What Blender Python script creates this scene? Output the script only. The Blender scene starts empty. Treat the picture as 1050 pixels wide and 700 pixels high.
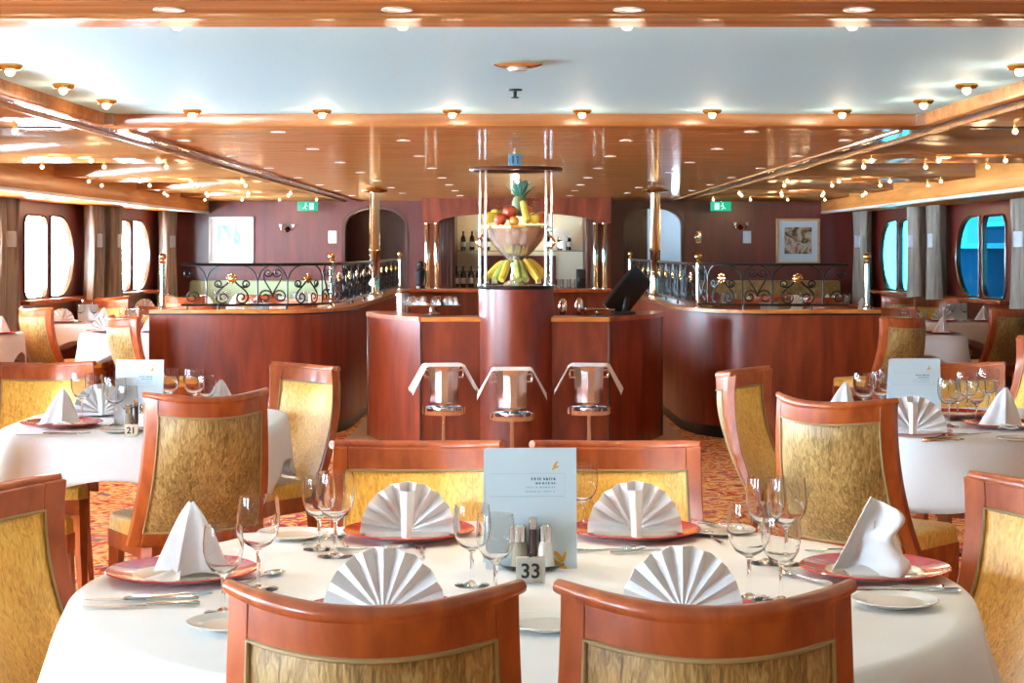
import bpy, bmesh, math, random
from mathutils import Vector, Matrix
random.seed(7)
PI = math.pi
C = bpy.context.scene.collection
H, F, VX, VY = 1.415, 1800.0, 528.0, 255.0      # camera height, focal length (px), vanishing point

def onz(px, py, z):
    """ground-plan point seen at pixel (px,py) lying at height z"""
    Y = (H - z) * F / (py - VY)
    return Vector(((px - VX) * Y / F, Y, z))
def aty(px, py, Y):
    return Vector(((px - VX) * Y / F, Y, H - (py - VY) * Y / F))

# ------------------------------------------------------------------ materials
def newmat(name):
    m = bpy.data.materials.new(name); m.use_nodes = True
    nt = m.node_tree; b = nt.nodes['Principled BSDF']
    return m, nt, b
def setp(b, **k):
    names = dict(color='Base Color', rough='Roughness', metal='Metallic', trans='Transmission Weight', ior='IOR',
                 coat='Coat Weight', coatr='Coat Roughness', emis='Emission Color', estr='Emission Strength',
                 sheen='Sheen Weight', spec='Specular IOR Level', sss='Subsurface Weight')
    for a, v in k.items():
        if a in ('color', 'emis'): v = (*v, 1)
        b.inputs[names[a]].default_value = v
def flat(name, color, rough=.5, **k):
    m, nt, b = newmat(name); setp(b, color=color, rough=rough, **k); return m
def ramp(nt, fac, stops):
    r = nt.nodes.new('ShaderNodeValToRGB'); e = r.color_ramp.elements
    while len(e) < len(stops): e.new(.5)
    for i, (p, c) in enumerate(stops): e[i].position = p; e[i].color = (*c, 1)
    nt.links.new(fac, r.inputs[0]); return r.outputs[0]
def coords(nt, scale, kind='Object'):
    t = nt.nodes.new('ShaderNodeTexCoord'); mp = nt.nodes.new('ShaderNodeMapping')
    mp.inputs['Scale'].default_value = scale; nt.links.new(t.outputs[kind], mp.inputs[0]); return mp.outputs[0]
def noise(nt, vec, scale, detail=3, dist=0):
    n = nt.nodes.new('ShaderNodeTexNoise'); n.inputs['Scale'].default_value = scale
    n.inputs['Detail'].default_value = detail; n.inputs['Distortion'].default_value = dist
    nt.links.new(vec, n.inputs['Vector']); return n.outputs['Fac']
def bump(nt, b, fac, strength, dist=.002):
    n = nt.nodes.new('ShaderNodeBump'); n.inputs['Strength'].default_value = strength; n.inputs['Distance'].default_value = dist
    nt.links.new(fac, n.inputs['Height']); nt.links.new(n.outputs[0], b.inputs['Normal'])
def wood(name, dark, light, scale=(30, 30, 3), rough=.35, coat=.6, coatr=.12, spec=.5):
    m, nt, b = newmat(name)
    f = noise(nt, coords(nt, scale), 1.0, 5, .6)
    c = ramp(nt, f, [(.3, dark), (.7, light)])
    nt.links.new(c, b.inputs['Base Color']); setp(b, rough=rough, coat=coat, coatr=coatr, spec=spec)
    return m
M = {}
M['chair_wood'] = wood('chair_wood', (.26, .042, .009), (.47, .108, .021), (18, 18, 8), .35, .35, .12, .35)
M['dark_wood'] = wood('dark_wood', (.035, .008, .004), (.09, .018, .009), (20, 20, 5), .35, .4)
M['mahogany'] = wood('mahogany', (.12, .012, .003), (.27, .040, .009), (9, 9, 1.6), .4, .7, .24, .3)
M['wall_wood'] = wood('wall_wood', (.07, .007, .005), (.15, .016, .010), (6, 6, 1.2), .4, 1.0, .28, .25)
M['orange_wood'] = wood('orange_wood', (.45, .13, .02), (.72, .27, .05), (6, 30, 30), .3, .8, .12)
def sheen_mix(m, b, gl, rough):
    nt = m.node_tree; g = nt.nodes.new('ShaderNodeBsdfGlossy'); g.inputs['Roughness'].default_value = rough
    d = nt.nodes.new('ShaderNodeBsdfDiffuse'); mx = nt.nodes.new('ShaderNodeMixShader'); mx.inputs[0].default_value = gl
    for l in list(nt.links):
        if l.to_node == b and l.to_socket.name == 'Base Color': nt.links.new(l.from_socket, d.inputs['Color'])
        if l.to_node == b and l.to_socket.name == 'Normal': nt.links.new(l.from_socket, g.inputs['Normal'])
    nt.links.new(d.outputs[0], mx.inputs[1]); nt.links.new(g.outputs[0], mx.inputs[2])
    nt.links.new(mx.outputs[0], nt.nodes['Material Output'].inputs[0]); return m
def gwood(name, dark, light, scale, gl, rough):
    m = wood(name, dark, light, scale); return sheen_mix(m, m.node_tree.nodes['Principled BSDF'], gl, rough)
M['beam_wood'] = gwood('beam_wood', (.30, .10, .028), (.48, .19, .06), (1.2, 20, 20), .10, .25)
M['pale_beam'] = gwood('pale_beam', (.32, .125, .035), (.47, .21, .07), (1.2, 16, 16), .2, .14)
M['soffit_wood'] = gwood('soffit_wood', (.50, .17, .035), (.68, .28, .07), (20, 1.2, 20), .12, .25)

def fabric(name, stops, rough=.42):
    m, nt, b = newmat(name)
    f = noise(nt, coords(nt, (120, 120, 26)), 1.0, 4, 1.2)
    f2 = noise(nt, coords(nt, (7, 7, 5)), 1.0, 2)
    mx = nt.nodes.new('ShaderNodeMath'); mx.operation = 'MULTIPLY_ADD'; mx.inputs[1].default_value = .72
    nt.links.new(f, mx.inputs[0])
    m2 = nt.nodes.new('ShaderNodeMath'); m2.operation = 'MULTIPLY'; m2.inputs[1].default_value = .28
    nt.links.new(f2, m2.inputs[0]); nt.links.new(m2.outputs[0], mx.inputs[2])
    nt.links.new(ramp(nt, mx.outputs[0], stops), b.inputs['Base Color'])
    setp(b, rough=rough, sheen=.15, spec=.6); bump(nt, b, f, .6, .004)
    return m
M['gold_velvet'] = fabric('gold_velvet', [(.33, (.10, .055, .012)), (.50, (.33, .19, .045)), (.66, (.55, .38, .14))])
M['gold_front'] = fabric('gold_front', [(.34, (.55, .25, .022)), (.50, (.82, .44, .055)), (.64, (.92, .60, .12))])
M['piping'] = flat('piping', (.36, .25, .10), .6)

def linen_mat(name, col, sc=4.0):
    m, nt, b = newmat(name)
    f = noise(nt, coords(nt, (1, 1, 1)), sc, 4, .5)
    nt.links.new(ramp(nt, f, [(.3, tuple(c * .95 for c in col)), (.7, col)]), b.inputs['Base Color'])
    setp(b, rough=.75, sheen=.1, spec=.25); bump(nt, b, f, .18, .012)
    return m
M['linen'] = linen_mat('linen', (.83, .84, .84))
M['napkin'] = linen_mat('napkin', (.84, .85, .86), 20)
M['china'] = flat('china', (.82, .78, .68), .12, coat=.5)
M['white_china'] = flat('white_china', (.80, .80, .76), .1, coat=.6)
M['red_rim'] = flat('red_rim', (.50, .020, .022), .14, coat=.6)
M['pink_rim'] = flat('pink_rim', (.50, .020, .022), .14, coat=.6)
M['steel'] = flat('steel', (.75, .75, .74), .14, metal=1)
M['chrome'] = flat('chrome', (.86, .87, .88), .09, metal=1)
M['brass'] = flat('brass', (.80, .50, .16), .18, metal=1)
M['pale_brass'] = flat('pale_brass', (.86, .78, .58), .10, metal=1)
M['iron'] = flat('iron', (.012, .012, .014), .35, metal=.6)
M['black'] = flat('black', (.008, .008, .009), .3)
M['paper'] = flat('paper', (.56, .66, .71), .5)
M['paper_grey'] = flat('paper_grey', (.50, .56, .62), .5)
M['ink'] = flat('ink', (.05, .16, .22), .6)
M['pale_ink'] = flat('pale_ink', (.25, .42, .50), .6)
M['hairline'] = flat('hairline', (.38, .46, .50), .6)
M['gold_ink'] = flat('gold_ink', (.70, .36, .03), .5)
M['coffer'] = flat('coffer', (.46, .72, .80), .55, spec=.25)
M['mirror'] = flat('mirror', (.42, .37, .35), .08, metal=1)
M['strip'] = flat('strip', (.62, .52, .46), .16, metal=.8)
M['white_trim'] = flat('white_trim', (.75, .74, .70), .3)
M['cream_wall'] = flat('cream_wall', (.78, .70, .50), .6)
M['green_seat'] = flat('green_seat', (.34, .42, .24), .6)
M['pale_paint'] = flat('pale_paint', (.55, .66, .74), .6)
M['wax_wood'] = wood('wax_wood', (.45, .22, .08), (.62, .34, .14), (2, 20, 20), .3, .4)
def glassmat(name, col=(1, 1, 1), ior=1.42, rough=0):
    m, nt, b = newmat(name); setp(b, color=col, rough=rough, trans=1.0, ior=ior); return m
M['glass'] = glassmat('glass', (.98, .99, 1.0), 1.3)
M['bottle_glass'] = flat('bottle_glass', (.015, .02, .012), .08, coat=.5)
M['shelf_glass'] = flat('shelf_glass', (.35, .60, .50), .1, trans=.4)
def pane_mat(name, tint, gl=.06):
    m = bpy.data.materials.new(name); m.use_nodes = True; nt = m.node_tree; nt.nodes.clear()
    o = nt.nodes.new('ShaderNodeOutputMaterial'); t = nt.nodes.new('ShaderNodeBsdfTransparent'); t.inputs[0].default_value = (*tint, 1)
    g = nt.nodes.new('ShaderNodeBsdfGlossy'); g.inputs['Roughness'].default_value = .02
    mx = nt.nodes.new('ShaderNodeMixShader'); mx.inputs[0].default_value = gl
    nt.links.new(t.outputs[0], mx.inputs[1]); nt.links.new(g.outputs[0], mx.inputs[2]); nt.links.new(mx.outputs[0], o.inputs[0]); return m
M['pane_clear'] = pane_mat('pane_clear', (.90, .97, 1.0))
M['pane_cyan'] = pane_mat('pane_cyan', (.06, .72, .90))
def emit(name, col, s):
    m, nt, b = newmat(name); setp(b, color=(0, 0, 0), emis=col, estr=s); return m
M['bulb'] = emit('bulb', (1, .70, .36), 14)
M['small_bulb'] = emit('small_bulb', (1, .66, .30), 9)
M['spot_glow'] = emit('spot_glow', (1, .82, .62), 4)
M['exit_green'] = emit('exit_green', (.0, .42, .22), 1.0)
M['exit_white'] = emit('exit_white', (.55, 1.0, .85), 1.0)
def curtain_mat():
    m, nt, b = newmat('curtain')
    f = noise(nt, coords(nt, (18, 18, 1.2)), 1.0, 3)
    nt.links.new(ramp(nt, f, [(.3, (.16, .13, .11)), (.7, (.40, .34, .27))]), b.inputs['Base Color']); setp(b, rough=.6); return m
M['curtain'] = curtain_mat()
def carpet():
    m, nt, b = newmat('carpet')
    v = coords(nt, (2.6, 2.6, 2.6))
    f = noise(nt, v, 2.2, 3, 2.5)
    c = ramp(nt, f, [(.28, (.03, .05, .09)), (.38, (.42, .02, .02)), (.46, (.62, .24, .03)), (.53, (.70, .50, .22)), (.60, (.50, .03, .04)), (.70, (.10, .13, .16)), (.8, (.60, .25, .04))])
    nt.links.new(c, b.inputs['Base Color']); setp(b, rough=.9, spec=.1); return m
M['carpet'] = carpet()
def plank_ceiling():
    m, nt, b = newmat('plank_ceiling')
    t = nt.nodes.new('ShaderNodeTexCoord'); s = nt.nodes.new('ShaderNodeSeparateXYZ'); nt.links.new(t.outputs['Object'], s.inputs[0])
    mu = nt.nodes.new('ShaderNodeMath'); mu.operation = 'MULTIPLY'; mu.inputs[1].default_value = 1 / .32; nt.links.new(s.outputs['Y'], mu.inputs[0])
    fr = nt.nodes.new('ShaderNodeMath'); fr.operation = 'FRACT'; nt.links.new(mu.outputs[0], fr.inputs[0])
    f = noise(nt, coords(nt, (1.0, 9, 1)), 2.0, 4, .4)
    c = ramp(nt, f, [(.3, (.50, .19, .055)), (.7, (.70, .31, .10))])
    g = ramp(nt, fr.outputs[0], [(0, (.35, .35, .35)), (.06, (1, 1, 1))])
    mx = nt.nodes.new('ShaderNodeMix'); mx.data_type = 'RGBA'; mx.blend_type = 'MULTIPLY'; mx.inputs[0].default_value = 1
    nt.links.new(c, mx.inputs[6]); nt.links.new(g, mx.inputs[7]); nt.links.new(mx.outputs[2], b.inputs['Base Color'])
    n = noise(nt, coords(nt, (.4, 5, 1)), 2.0, 2)
    bump(nt, b, n, .12, .01)
    sheen_mix(m, b, .42, .10)
    return m
M['plank_ceiling'] = plank_ceiling()
def fruit(name, a, b2, sc=6, rough=.3):
    m, nt, b = newmat(name); f = noise(nt, coords(nt, (1, 1, 1)), sc * 4, 2)
    nt.links.new(ramp(nt, f, [(.35, a), (.65, b2)]), b.inputs['Base Color']); setp(b, rough=rough, coat=.2); return m
M['apple'] = fruit('apple', (.45, .03, .02), (.65, .16, .04))
M['lemon'] = fruit('lemon', (.80, .52, .04), (.88, .66, .08))
M['orange'] = fruit('orange', (.80, .28, .02), (.88, .38, .04))
M['peach'] = fruit('peach', (.85, .45, .06), (.75, .10, .04), 3)
M['banana'] = fruit('banana', (.72, .50, .04), (.80, .62, .10), 3)
M['green_banana'] = fruit('green_banana', (.30, .42, .10), (.55, .58, .16), 3)
M['pine_body'] = fruit('pine_body', (.30, .18, .04), (.10, .22, .10), 12, .6)
M['pine_leaf'] = fruit('pine_leaf', (.04, .22, .14), (.12, .36, .22), 8, .5)
M['bowl'] = flat('bowl', (.80, .74, .62), .16, metal=.75)
M['salt'] = flat('salt', (.85, .85, .85), .6)
M['pepper'] = flat('pepper', (.30, .24, .16), .7)

# ------------------------------------------------------------------ mesh builder
class MB:
    def __init__(s): s.bm = bmesh.new()
    def box(s, x0, x1, y0, y1, z0, z1, bev=0, mtx=None):
        g = bmesh.ops.create_cube(s.bm, size=1); vs = g['verts']
        for v in vs:
            v.co = Vector(((x0 + x1) / 2 + v.co.x * (x1 - x0), (y0 + y1) / 2 + v.co.y * (y1 - y0), (z0 + z1) / 2 + v.co.z * (z1 - z0)))
        if bev:
            es = list({e for v in vs for e in v.link_edges})
            r = bmesh.ops.bevel(s.bm, geom=es, offset=bev, segments=2, affect='EDGES', profile=.5)
            vs = list({v for f in r['faces'] for v in f.verts} | {v for v in vs if v.is_valid})
        if mtx:
            for v in vs: v.co = mtx @ v.co
        return s
    def lathe(s, prof, n=24, c=(0, 0, 0), sx=1, sy=1, mtx=None):
        rings = []
        for r, z in prof:
            if r < 1e-5: rings.append([s.bm.verts.new((c[0], c[1], c[2] + z))])
            else: rings.append([s.bm.verts.new((c[0] + sx * r * math.cos(2 * PI * i / n), c[1] + sy * r * math.sin(2 * PI * i / n), c[2] + z)) for i in range(n)])
        for a, b in zip(rings, rings[1:]):
            for i in range(n):
                j = (i + 1) % n
                q = [a[i % len(a)], a[j % len(a)], b[j % len(b)], b[i % len(b)]]
                u = []
                for v in q:
                    if v not in u: u.append(v)
                if len(u) > 2:
                    try: s.bm.faces.new(u)
                    except ValueError: pass
        if mtx:
            for r in rings:
                for v in r: v.co = mtx @ v.co
        return s
    def tube(s, pts, r, n=8, radii=None, cap=True):
        pts = [Vector(p) for p in pts]; rings = []; up = None
        for i, p in enumerate(pts):
            t = (pts[min(i + 1, len(pts) - 1)] - pts[max(i - 1, 0)])
            if t.length < 1e-9: t = Vector((0, 0, 1))
            t.normalize()
            if up is None: up = Vector((0, 0, 1)) if abs(t.z) < .9 else Vector((1, 0, 0))
            a = t.cross(up)
            if a.length < 1e-4: a = t.orthogonal()
            a.normalize(); b = a.cross(t).normalized(); up = b
            rr = radii[i] if radii else r
            rings.append([s.bm.verts.new(p + rr * (math.cos(2 * PI * k / n) * a + math.sin(2 * PI * k / n) * b)) for k in range(n)])
        for A, B in zip(rings, rings[1:]):
            for k in range(n): s.bm.faces.new((A[k], A[(k + 1) % n], B[(k + 1) % n], B[k]))
        if cap: s.bm.faces.new(rings[0][::-1]); s.bm.faces.new(rings[-1])
        return s
    def warp(s, f, nu, nv, two=True):
        """f(u,v,k) k=0 front,1 back ; closed slab"""
        G = [[[s.bm.verts.new(f(i / nu, j / nv, k)) for j in range(nv + 1)] for i in range(nu + 1)] for k in ((0, 1) if two else (0,))]
        for k, g in enumerate(G):
            for i in range(nu):
                for j in range(nv):
                    q = (g[i][j], g[i + 1][j], g[i + 1][j + 1], g[i][j + 1]); s.bm.faces.new(q if k == 0 else q[::-1])
        if two:
            a, b = G
            for i in range(nu):
                s.bm.faces.new((a[i][0], b[i][0], b[i + 1][0], a[i + 1][0])); s.bm.faces.new((a[i][nv], a[i + 1][nv], b[i + 1][nv], b[i][nv]))
            for j in range(nv):
                s.bm.faces.new((a[0][j], a[0][j + 1], b[0][j + 1], b[0][j])); s.bm.faces.new((a[nu][j], b[nu][j], b[nu][j + 1], a[nu][j + 1]))
        return s
    def prism(s, pts, z0, z1, bev=0):
        a = [s.bm.verts.new((p[0], p[1], z0)) for p in pts]; b = [s.bm.verts.new((p[0], p[1], z1)) for p in pts]
        s.bm.faces.new(a[::-1]); top = s.bm.faces.new(b); n = len(pts)
        for i in range(n): s.bm.faces.new((a[i], a[(i + 1) % n], b[(i + 1) % n], b[i]))
        if bev: bmesh.ops.bevel(s.bm, geom=list(top.edges), offset=bev, segments=3, affect='EDGES', profile=.5)
        return s
    def band(s, outer, inner, z0, z1, bev=0):
        """strip between two polylines of equal length"""
        n = len(outer); V = [[s.bm.verts.new((p[0], p[1], z)) for p in L] for L in (outer, inner) for z in (z0, z1)]
        o0, o1, i0, i1 = V
        for k in range(n - 1):
            s.bm.faces.new((o0[k], o0[k + 1], o1[k + 1], o1[k])); s.bm.faces.new((i0[k + 1], i0[k], i1[k], i1[k + 1]))
            s.bm.faces.new((o1[k], o1[k + 1], i1[k + 1], i1[k])); s.bm.faces.new((o0[k + 1], o0[k], i0[k], i0[k + 1]))
        s.bm.faces.new((o0[0], o1[0], i1[0], i0[0])); s.bm.faces.new((o0[-1], i0[-1], i1[-1], o1[-1]))
        return s
    def ball(s, c, r, sc=(1, 1, 1), n=16):
        g = bmesh.ops.create_uvsphere(s.bm, u_segments=n, v_segments=n // 2, radius=r)
        for v in g['verts']: v.co = Vector((c[0] + v.co.x * sc[0], c[1] + v.co.y * sc[1], c[2] + v.co.z * sc[2]))
        return s
    def plate_holes(s, outline, holes, f, thick):
        """outline+holes in (s,z) filled, mapped by f(s,z,d)"""
        es = []
        for loop in [outline] + holes:
            vs = [s.bm.verts.new((p[0], 0, p[1])) for p in loop]
            es += [s.bm.edges.new((vs[i], vs[(i + 1) % len(vs)])) for i in range(len(vs))]
        r = bmesh.ops.triangle_fill(s.bm, use_beauty=True, use_dissolve=False, edges=es)
        fs = [g for g in s.bm.faces]
        ex = bmesh.ops.extrude_face_region(s.bm, geom=fs)
        nv = {v for v in ex['geom'] if isinstance(v, bmesh.types.BMVert)}
        for v in s.bm.verts: v.co = f(v.co.x, v.co.z, thick if v in nv else 0)
        return s
    def build(s, name, mat, parent=None, smooth=True, loc=None, angle=38):
        bmesh.ops.recalc_face_normals(s.bm, faces=s.bm.faces)
        if smooth:
            for f in s.bm.faces: f.smooth = True
            for e in s.bm.edges:
                if len(e.link_faces) == 2 and e.calc_face_angle(0) > math.radians(angle): e.smooth = False
        me = bpy.data.meshes.new(name); s.bm.to_mesh(me); s.bm.free()
        me.materials.append(M[mat] if isinstance(mat, str) else mat)
        o = bpy.data.objects.new(name, me); C.objects.link(o)
        if parent: o.parent = parent
        if loc: o.location = loc
        return o

def tag(o, label, cat, group=None, kind=None):
    if label: o['label'] = label
    if cat: o['category'] = cat
    if group: o['group'] = group
    if kind: o['kind'] = kind
    return o
def thing(name, label, cat, loc=(0, 0, 0), rz=0, group=None):
    o = bpy.data.objects.new(name, None); C.objects.link(o); o.location = loc; o.rotation_euler = (0, 0, rz)
    o.empty_display_size = .05
    return tag(o, label, cat, group)
def struct(o): o['kind'] = 'structure'; return o
def clone(root, parent=None):
    c = root.copy(); C.objects.link(c)
    if parent: c.parent = parent
    for ch in list(root.children): clone(ch, c)
    return c
class Stamp:
    def __init__(s, fn): s.fn = fn; s.first = None; s.used = False
    def __call__(s, loc, rz=0, label=None, group=None, sc=1):
        if s.first is None: s.first = s.fn(); o = s.first
        else:
            o = clone(s.first)
            if 'group' in o and not group: del o['group']
        o.location = loc; o.rotation_euler = (0, 0, rz); o.scale = (sc, sc, sc)
        if label: o['label'] = label
        if group: o['group'] = group
        return o
def light(name, kind, loc, power, col=(1, .78, .52), r=.04, **k):
    l = bpy.data.lights.new(name, kind); l.energy = power; l.color = col
    if kind != 'SUN' and kind != 'AREA': l.shadow_soft_size = r
    o = bpy.data.objects.new(name, l); C.objects.link(o); o.location = loc
    for a, v in k.items(): setattr(l, a, v)
    return o

# ================================================================== SETTING
CZ = 2.0; FARY = 21.5; BACKY = -4.2
def wx(Y): return 4.2 + .06 * (FARY - Y)        # half width of the hull at Y
m = MB(); m.box(-6.4, 6.4, BACKY, 24.5, -.1, 0); struct(m.build('floor', 'carpet', smooth=False))
# polished strip of wooden floor around the bar
m = MB(); m.prism([(-1.24, 11.9), (1.24, 11.9), (1.24, 20.3), (-1.24, 20.3)], .001, .012); struct(m.build('floor', 'wax_wood', smooth=False))

# ceiling: planked centre, coffers, side bays
def cbox(x0, x1, y0, y1, z0, z1, mat, bev=0, name='ceiling'):
    m = MB(); m.box(x0, x1, y0, y1, z0, z1, bev); return struct(m.build(name, mat, smooth=bool(bev)))
cbox(-6.6, 6.6, BACKY, 24.5, 2.2, 2.3, 'white_trim')
cbox(-1.90, 1.90, 8.62, FARY + .1, CZ, 2.1, 'plank_ceiling')
coffers = [(4.62, 8.4), (.25, 3.95), (-4.1, -.35)]
for y0, y1 in coffers: cbox(-1.97, 1.97, y0, y1, 2.057, 2.12, 'coffer')
# cross beams between coffers
for y0, y1 in ((3.95, 4.62), (-.35, .25)):
    cbox(-2.07, 2.07, y0 + .10, y1 - .10, 1.985, 2.1, 'beam_wood', .006)
    cbox(-1.97, 1.97, y1 - .13, y1, 2.0, 2.1, 'beam_wood', .02, 'trim_1')
    cbox(-1.97, 1.97, y0, y0 + .13, 2.0, 2.1, 'beam_wood', .02, 'trim_1')
    cbox(-1.97, 1.97, y0 + .30, y0 + .36, 1.975, 1.99, 'pale_beam', .006, 'trim_1')
cbox(-1.97, 1.97, 8.36, 8.50, CZ - .005, 2.1, 'beam_wood', .018, 'trim_2')
cbox(-1.97, 1.97, 8.50, 8.64, CZ - .001, 2.1, 'pale_beam', .006, 'trim_2')
for sx in (-1, 1):
    a, b = sorted((sx * 1.90, sx * 2.07))
    cbox(a, b, 8.3, FARY, CZ + .002, 2.1, 'strip')
    a, b = sorted((sx * 1.99, sx * 2.07))
    cbox(a, b, BACKY, 8.3, CZ + .002, 2.1, 'strip')
    for y0, y1 in coffers:
        a, b = sorted((sx * 1.94, sx * 2.0)); cbox(a, b, y0, y1, CZ, 2.1, 'beam_wood', .014, 'trim_3')
    a, b = sorted((sx * 1.885, sx * 1.91)); cbox(a, b, 8.64, FARY, CZ - .012, 2.05, 'pale_beam', .004, 'trim_3')
    a, b = sorted((sx * 2.065, sx * 2.09)); cbox(a, b, BACKY, FARY, CZ - .012, 2.05, 'pale_beam', .004, 'trim_3')
    beams = [(-3.4, -2.3), (.2, 1.3), (3.7, 4.8), (7.3, 8.4), (10.9, 12.0), (14.3, 15.5), (17.4, 18.4), (19.7, FARY + .1)]
    a, b = sorted((sx * 2.09, sx * 3.76))
    for y0, y1 in beams: cbox(a, b, y0, y1, CZ, 2.19, 'pale_beam', .01)
    cbox(a, b, BACKY, FARY + .1, 2.10, 2.195, 'mirror')
    for k, (y0, y1) in enumerate(zip([b_[1] for b_ in beams[:-1]], [b_[0] for b_ in beams[1:]])):
        ym = (y0 + y1) / 2
        a2, b2 = sorted((sx * 2.5, sx * 3.4)); cbox(a2, b2, ym - .03, ym + .03, 2.075, 2.10, 'dark_wood', .004, 'trim_4')
    a, b = sorted((sx * 3.75, sx * 6.4)); cbox(a, b, BACKY, FARY + .1, 1.86, 2.195, 'soffit_wood', .012)
    a, b = sorted((sx * 3.74, sx * 3.80)); cbox(a, b, BACKY, FARY - .02, 1.842, 1.872, 'white_trim', .006, 'trim_5')

# far wall with two arched doorways
def arch_pts(xa, xb, z0, zs, zt, n=14):
    c = (xa + xb) / 2; w = (xb - xa) / 2; P = [(xa, z0), (xb, z0)]
    return P + [(c + w * math.cos(PI * i / n), zs + (zt - zs) * math.sin(PI * i / n)) for i in range(n + 1)]
LA = (-2.08, -1.35); RA = (1.37, 2.04)
m = MB(); m.plate_holes([(-4.3, 0), (4.3, 0), (4.3, 2.1), (-4.3, 2.1)],
                        [arch_pts(LA[0], LA[1], .02, 1.70, 1.91), arch_pts(RA[0], RA[1], .02, 1.70, 1.91), [(-1.0, .3), (1.0, .3), (1.0, 1.95), (-1.0, 1.95)]],
                        lambda s_, z, d: Vector((s_, FARY + d, z)), .15)
struct(m.build('wall_far', 'wall_wood', smooth=False))
for k, (xa, xb) in enumerate((LA, RA)):
    m = MB()
    A = arch_pts(xa - .04, xb + .04, 0, 1.70, 1.95); B = arch_pts(xa, xb, 0, 1.70, 1.91); A = A[1:] + A[:1]; B = B[1:] + B[:1]
    for P0, P1 in zip(range(len(A) - 1), range(1, len(A))):
        pass
    vs = [[m.bm.verts.new((p[0], y, p[1])) for p in L] for L in (A, B) for y in (FARY - .02, FARY + .06)]
    for i in range(len(A) - 1):
        for a_, b_ in ((0, 1), (1, 3), (3, 2), (2, 0)):
            m.bm.faces.new((vs[a_][i], vs[a_][i + 1], vs[b_][i + 1], vs[b_][i]))
    struct(m.build('door_%d' % (k + 1), 'dark_wood'))
# vestibules behind the doorways
m = MB(); m.box(-2.6, -1.1, 23.2, 23.3, 0, 2.2); m.box(-2.7, -2.6, 21.6, 23.3, 0, 2.2); m.box(-1.1, -1.05, 21.6, 23.3, 0, 2.2); struct(m.build('wall_corridor', 'wall_wood', smooth=False))
m = MB(); m.box(1.1, 2.6, 23.2, 23.3, 0, 2.2); m.box(2.6, 2.7, 21.6, 23.3, 0, 2.2); struct(m.build('wall_corridor', 'pale_paint', smooth=False))
m = MB(); m.box(1.05, 1.1, 21.6, 23.3, 0, 2.2); m.box(1.1, 1.66, 22.0, 22.05, 0, 2.2); struct(m.build('wall_corridor', 'dark_wood', smooth=False))
# wall behind the camera
m = MB(); m.box(-6.4, 6.4, BACKY - .1, BACKY, 0, 2.3); struct(m.build('wall_near', 'wall_wood', smooth=False))
m = MB(); m.box(-4.4, 4.4, 24.4, 24.5, 0, 2.3); struct(m.build('wall_end', 'dark_wood', smooth=False))

# hull side walls with window pairs
centres = [16.85 - 2.85 * k for k in range(-1, 7)]
def dpanel(a, b, z0, z1, n=14, q_=.38):       # flat at a, round at b
    w = b - a; zc = (z0 + z1) / 2; h = (z1 - z0) / 2
    P = [(a, z0), (a + w * q_, z0)]
    for i in range(1, n): t = -PI / 2 + PI * i / n; P.append((a + w * q_ + w * (1 - q_) * math.cos(t), zc + h * math.sin(t)))
    return P + [(a + w * q_, z1), (a, z1)]
def rpanel(a, b, z0, z1, r=.11, n=5):
    P = []
    for cx, cz, t0 in ((b - r, z0 + r, -PI / 2), (b - r, z1 - r, 0), (a + r, z1 - r, PI / 2), (a + r, z0 + r, PI)):
        for i in range(n + 1): t = t0 + PI / 2 * i / n; P.append((cx + r * math.cos(t), cz + r * math.sin(t)))
    return P
WZ0, WZ1 = .95, 1.73
wn = 0
for sx in (-1, 1):
    f = lambda s_, z, d, sx=sx: Vector((sx * (wx(s_) + d), s_, z))
    holes = []
    for c in centres:
        holes += [dpanel(c + .05, c + .76, WZ0, WZ1), rpanel(c - .70, c - .05, WZ0, WZ1)]
    m = MB(); m.plate_holes([(BACKY, 0), (FARY + .1, 0), (FARY + .1, 2.1), (BACKY, 2.1)], holes, f, .035)
    struct(m.build('wall_left' if sx < 0 else 'wall_right', 'wall_wood', smooth=False))
    for ci, c in enumerate(centres):
        wn += 1
        m = MB()
        for hp in (dpanel(c + .05, c + .76, WZ0, WZ1), rpanel(c - .70, c - .05, WZ0, WZ1)):
            pts = [f(p[0], p[1], -.004) for p in hp]; m.tube(pts + pts[:1], .014, 6, cap=False)
        o = struct(m.build('window_%d' % wn, 'dark_wood'))
        m = MB()
        for hp in (dpanel(c + .05, c + .76, WZ0, WZ1), rpanel(c - .70, c - .05, WZ0, WZ1)):
            m.bm.faces.new([m.bm.verts.new(f(p[0], p[1], .018)) for p in hp])
        m.build('pane', 'pane_clear' if sx < 0 else 'pane_cyan', o, smooth=False)
        m = MB(); m.box(-.06, .06, -.85, .85, -.02, .02, .006)
        s_ = m.build('window_sill', 'chair_wood', o); s_.location = f(c, WZ0 - .03, -.05); s_.rotation_euler = (0, 0, sx * .06)
# daylight deck and neighbouring quay outside the right windows
qm = flat('quay_blue', (.0008, .0016, .003), 1, spec=0); qp = flat('quay_pale', (.01, .013, .015), 1, spec=0)
for x, y, w_, d_, h_, lab in ((9.0, 33.5, .26, 1.0, 1.42, 'dark quay building low outside the near right window, far panel'), (10.75, 38.0, .27, 1.0, 1.9, 'tall dark quay building outside the near right window, near panel')):
    t = thing('quay_building', lab, 'building', (x, y, -3.0))
    m = MB(); m.box(-w_, w_, -d_, d_, 0, h_ + 3.0, .02); m.build('wall', qm, t)
    m = MB(); m.box(-w_ - .1, w_ + .1, -d_ - .1, d_ + .1, h_ + 3.0, h_ + 3.1, .01); m.build('roof', qp, t)
    for k in range(3): m = MB(); m.box(-w_ * .8, w_ * .8, -d_ - .02, -d_ + .01, h_ + 1.1 - k * .9, h_ + 1.5 - k * .9); m.build('window', qp, t)

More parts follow.
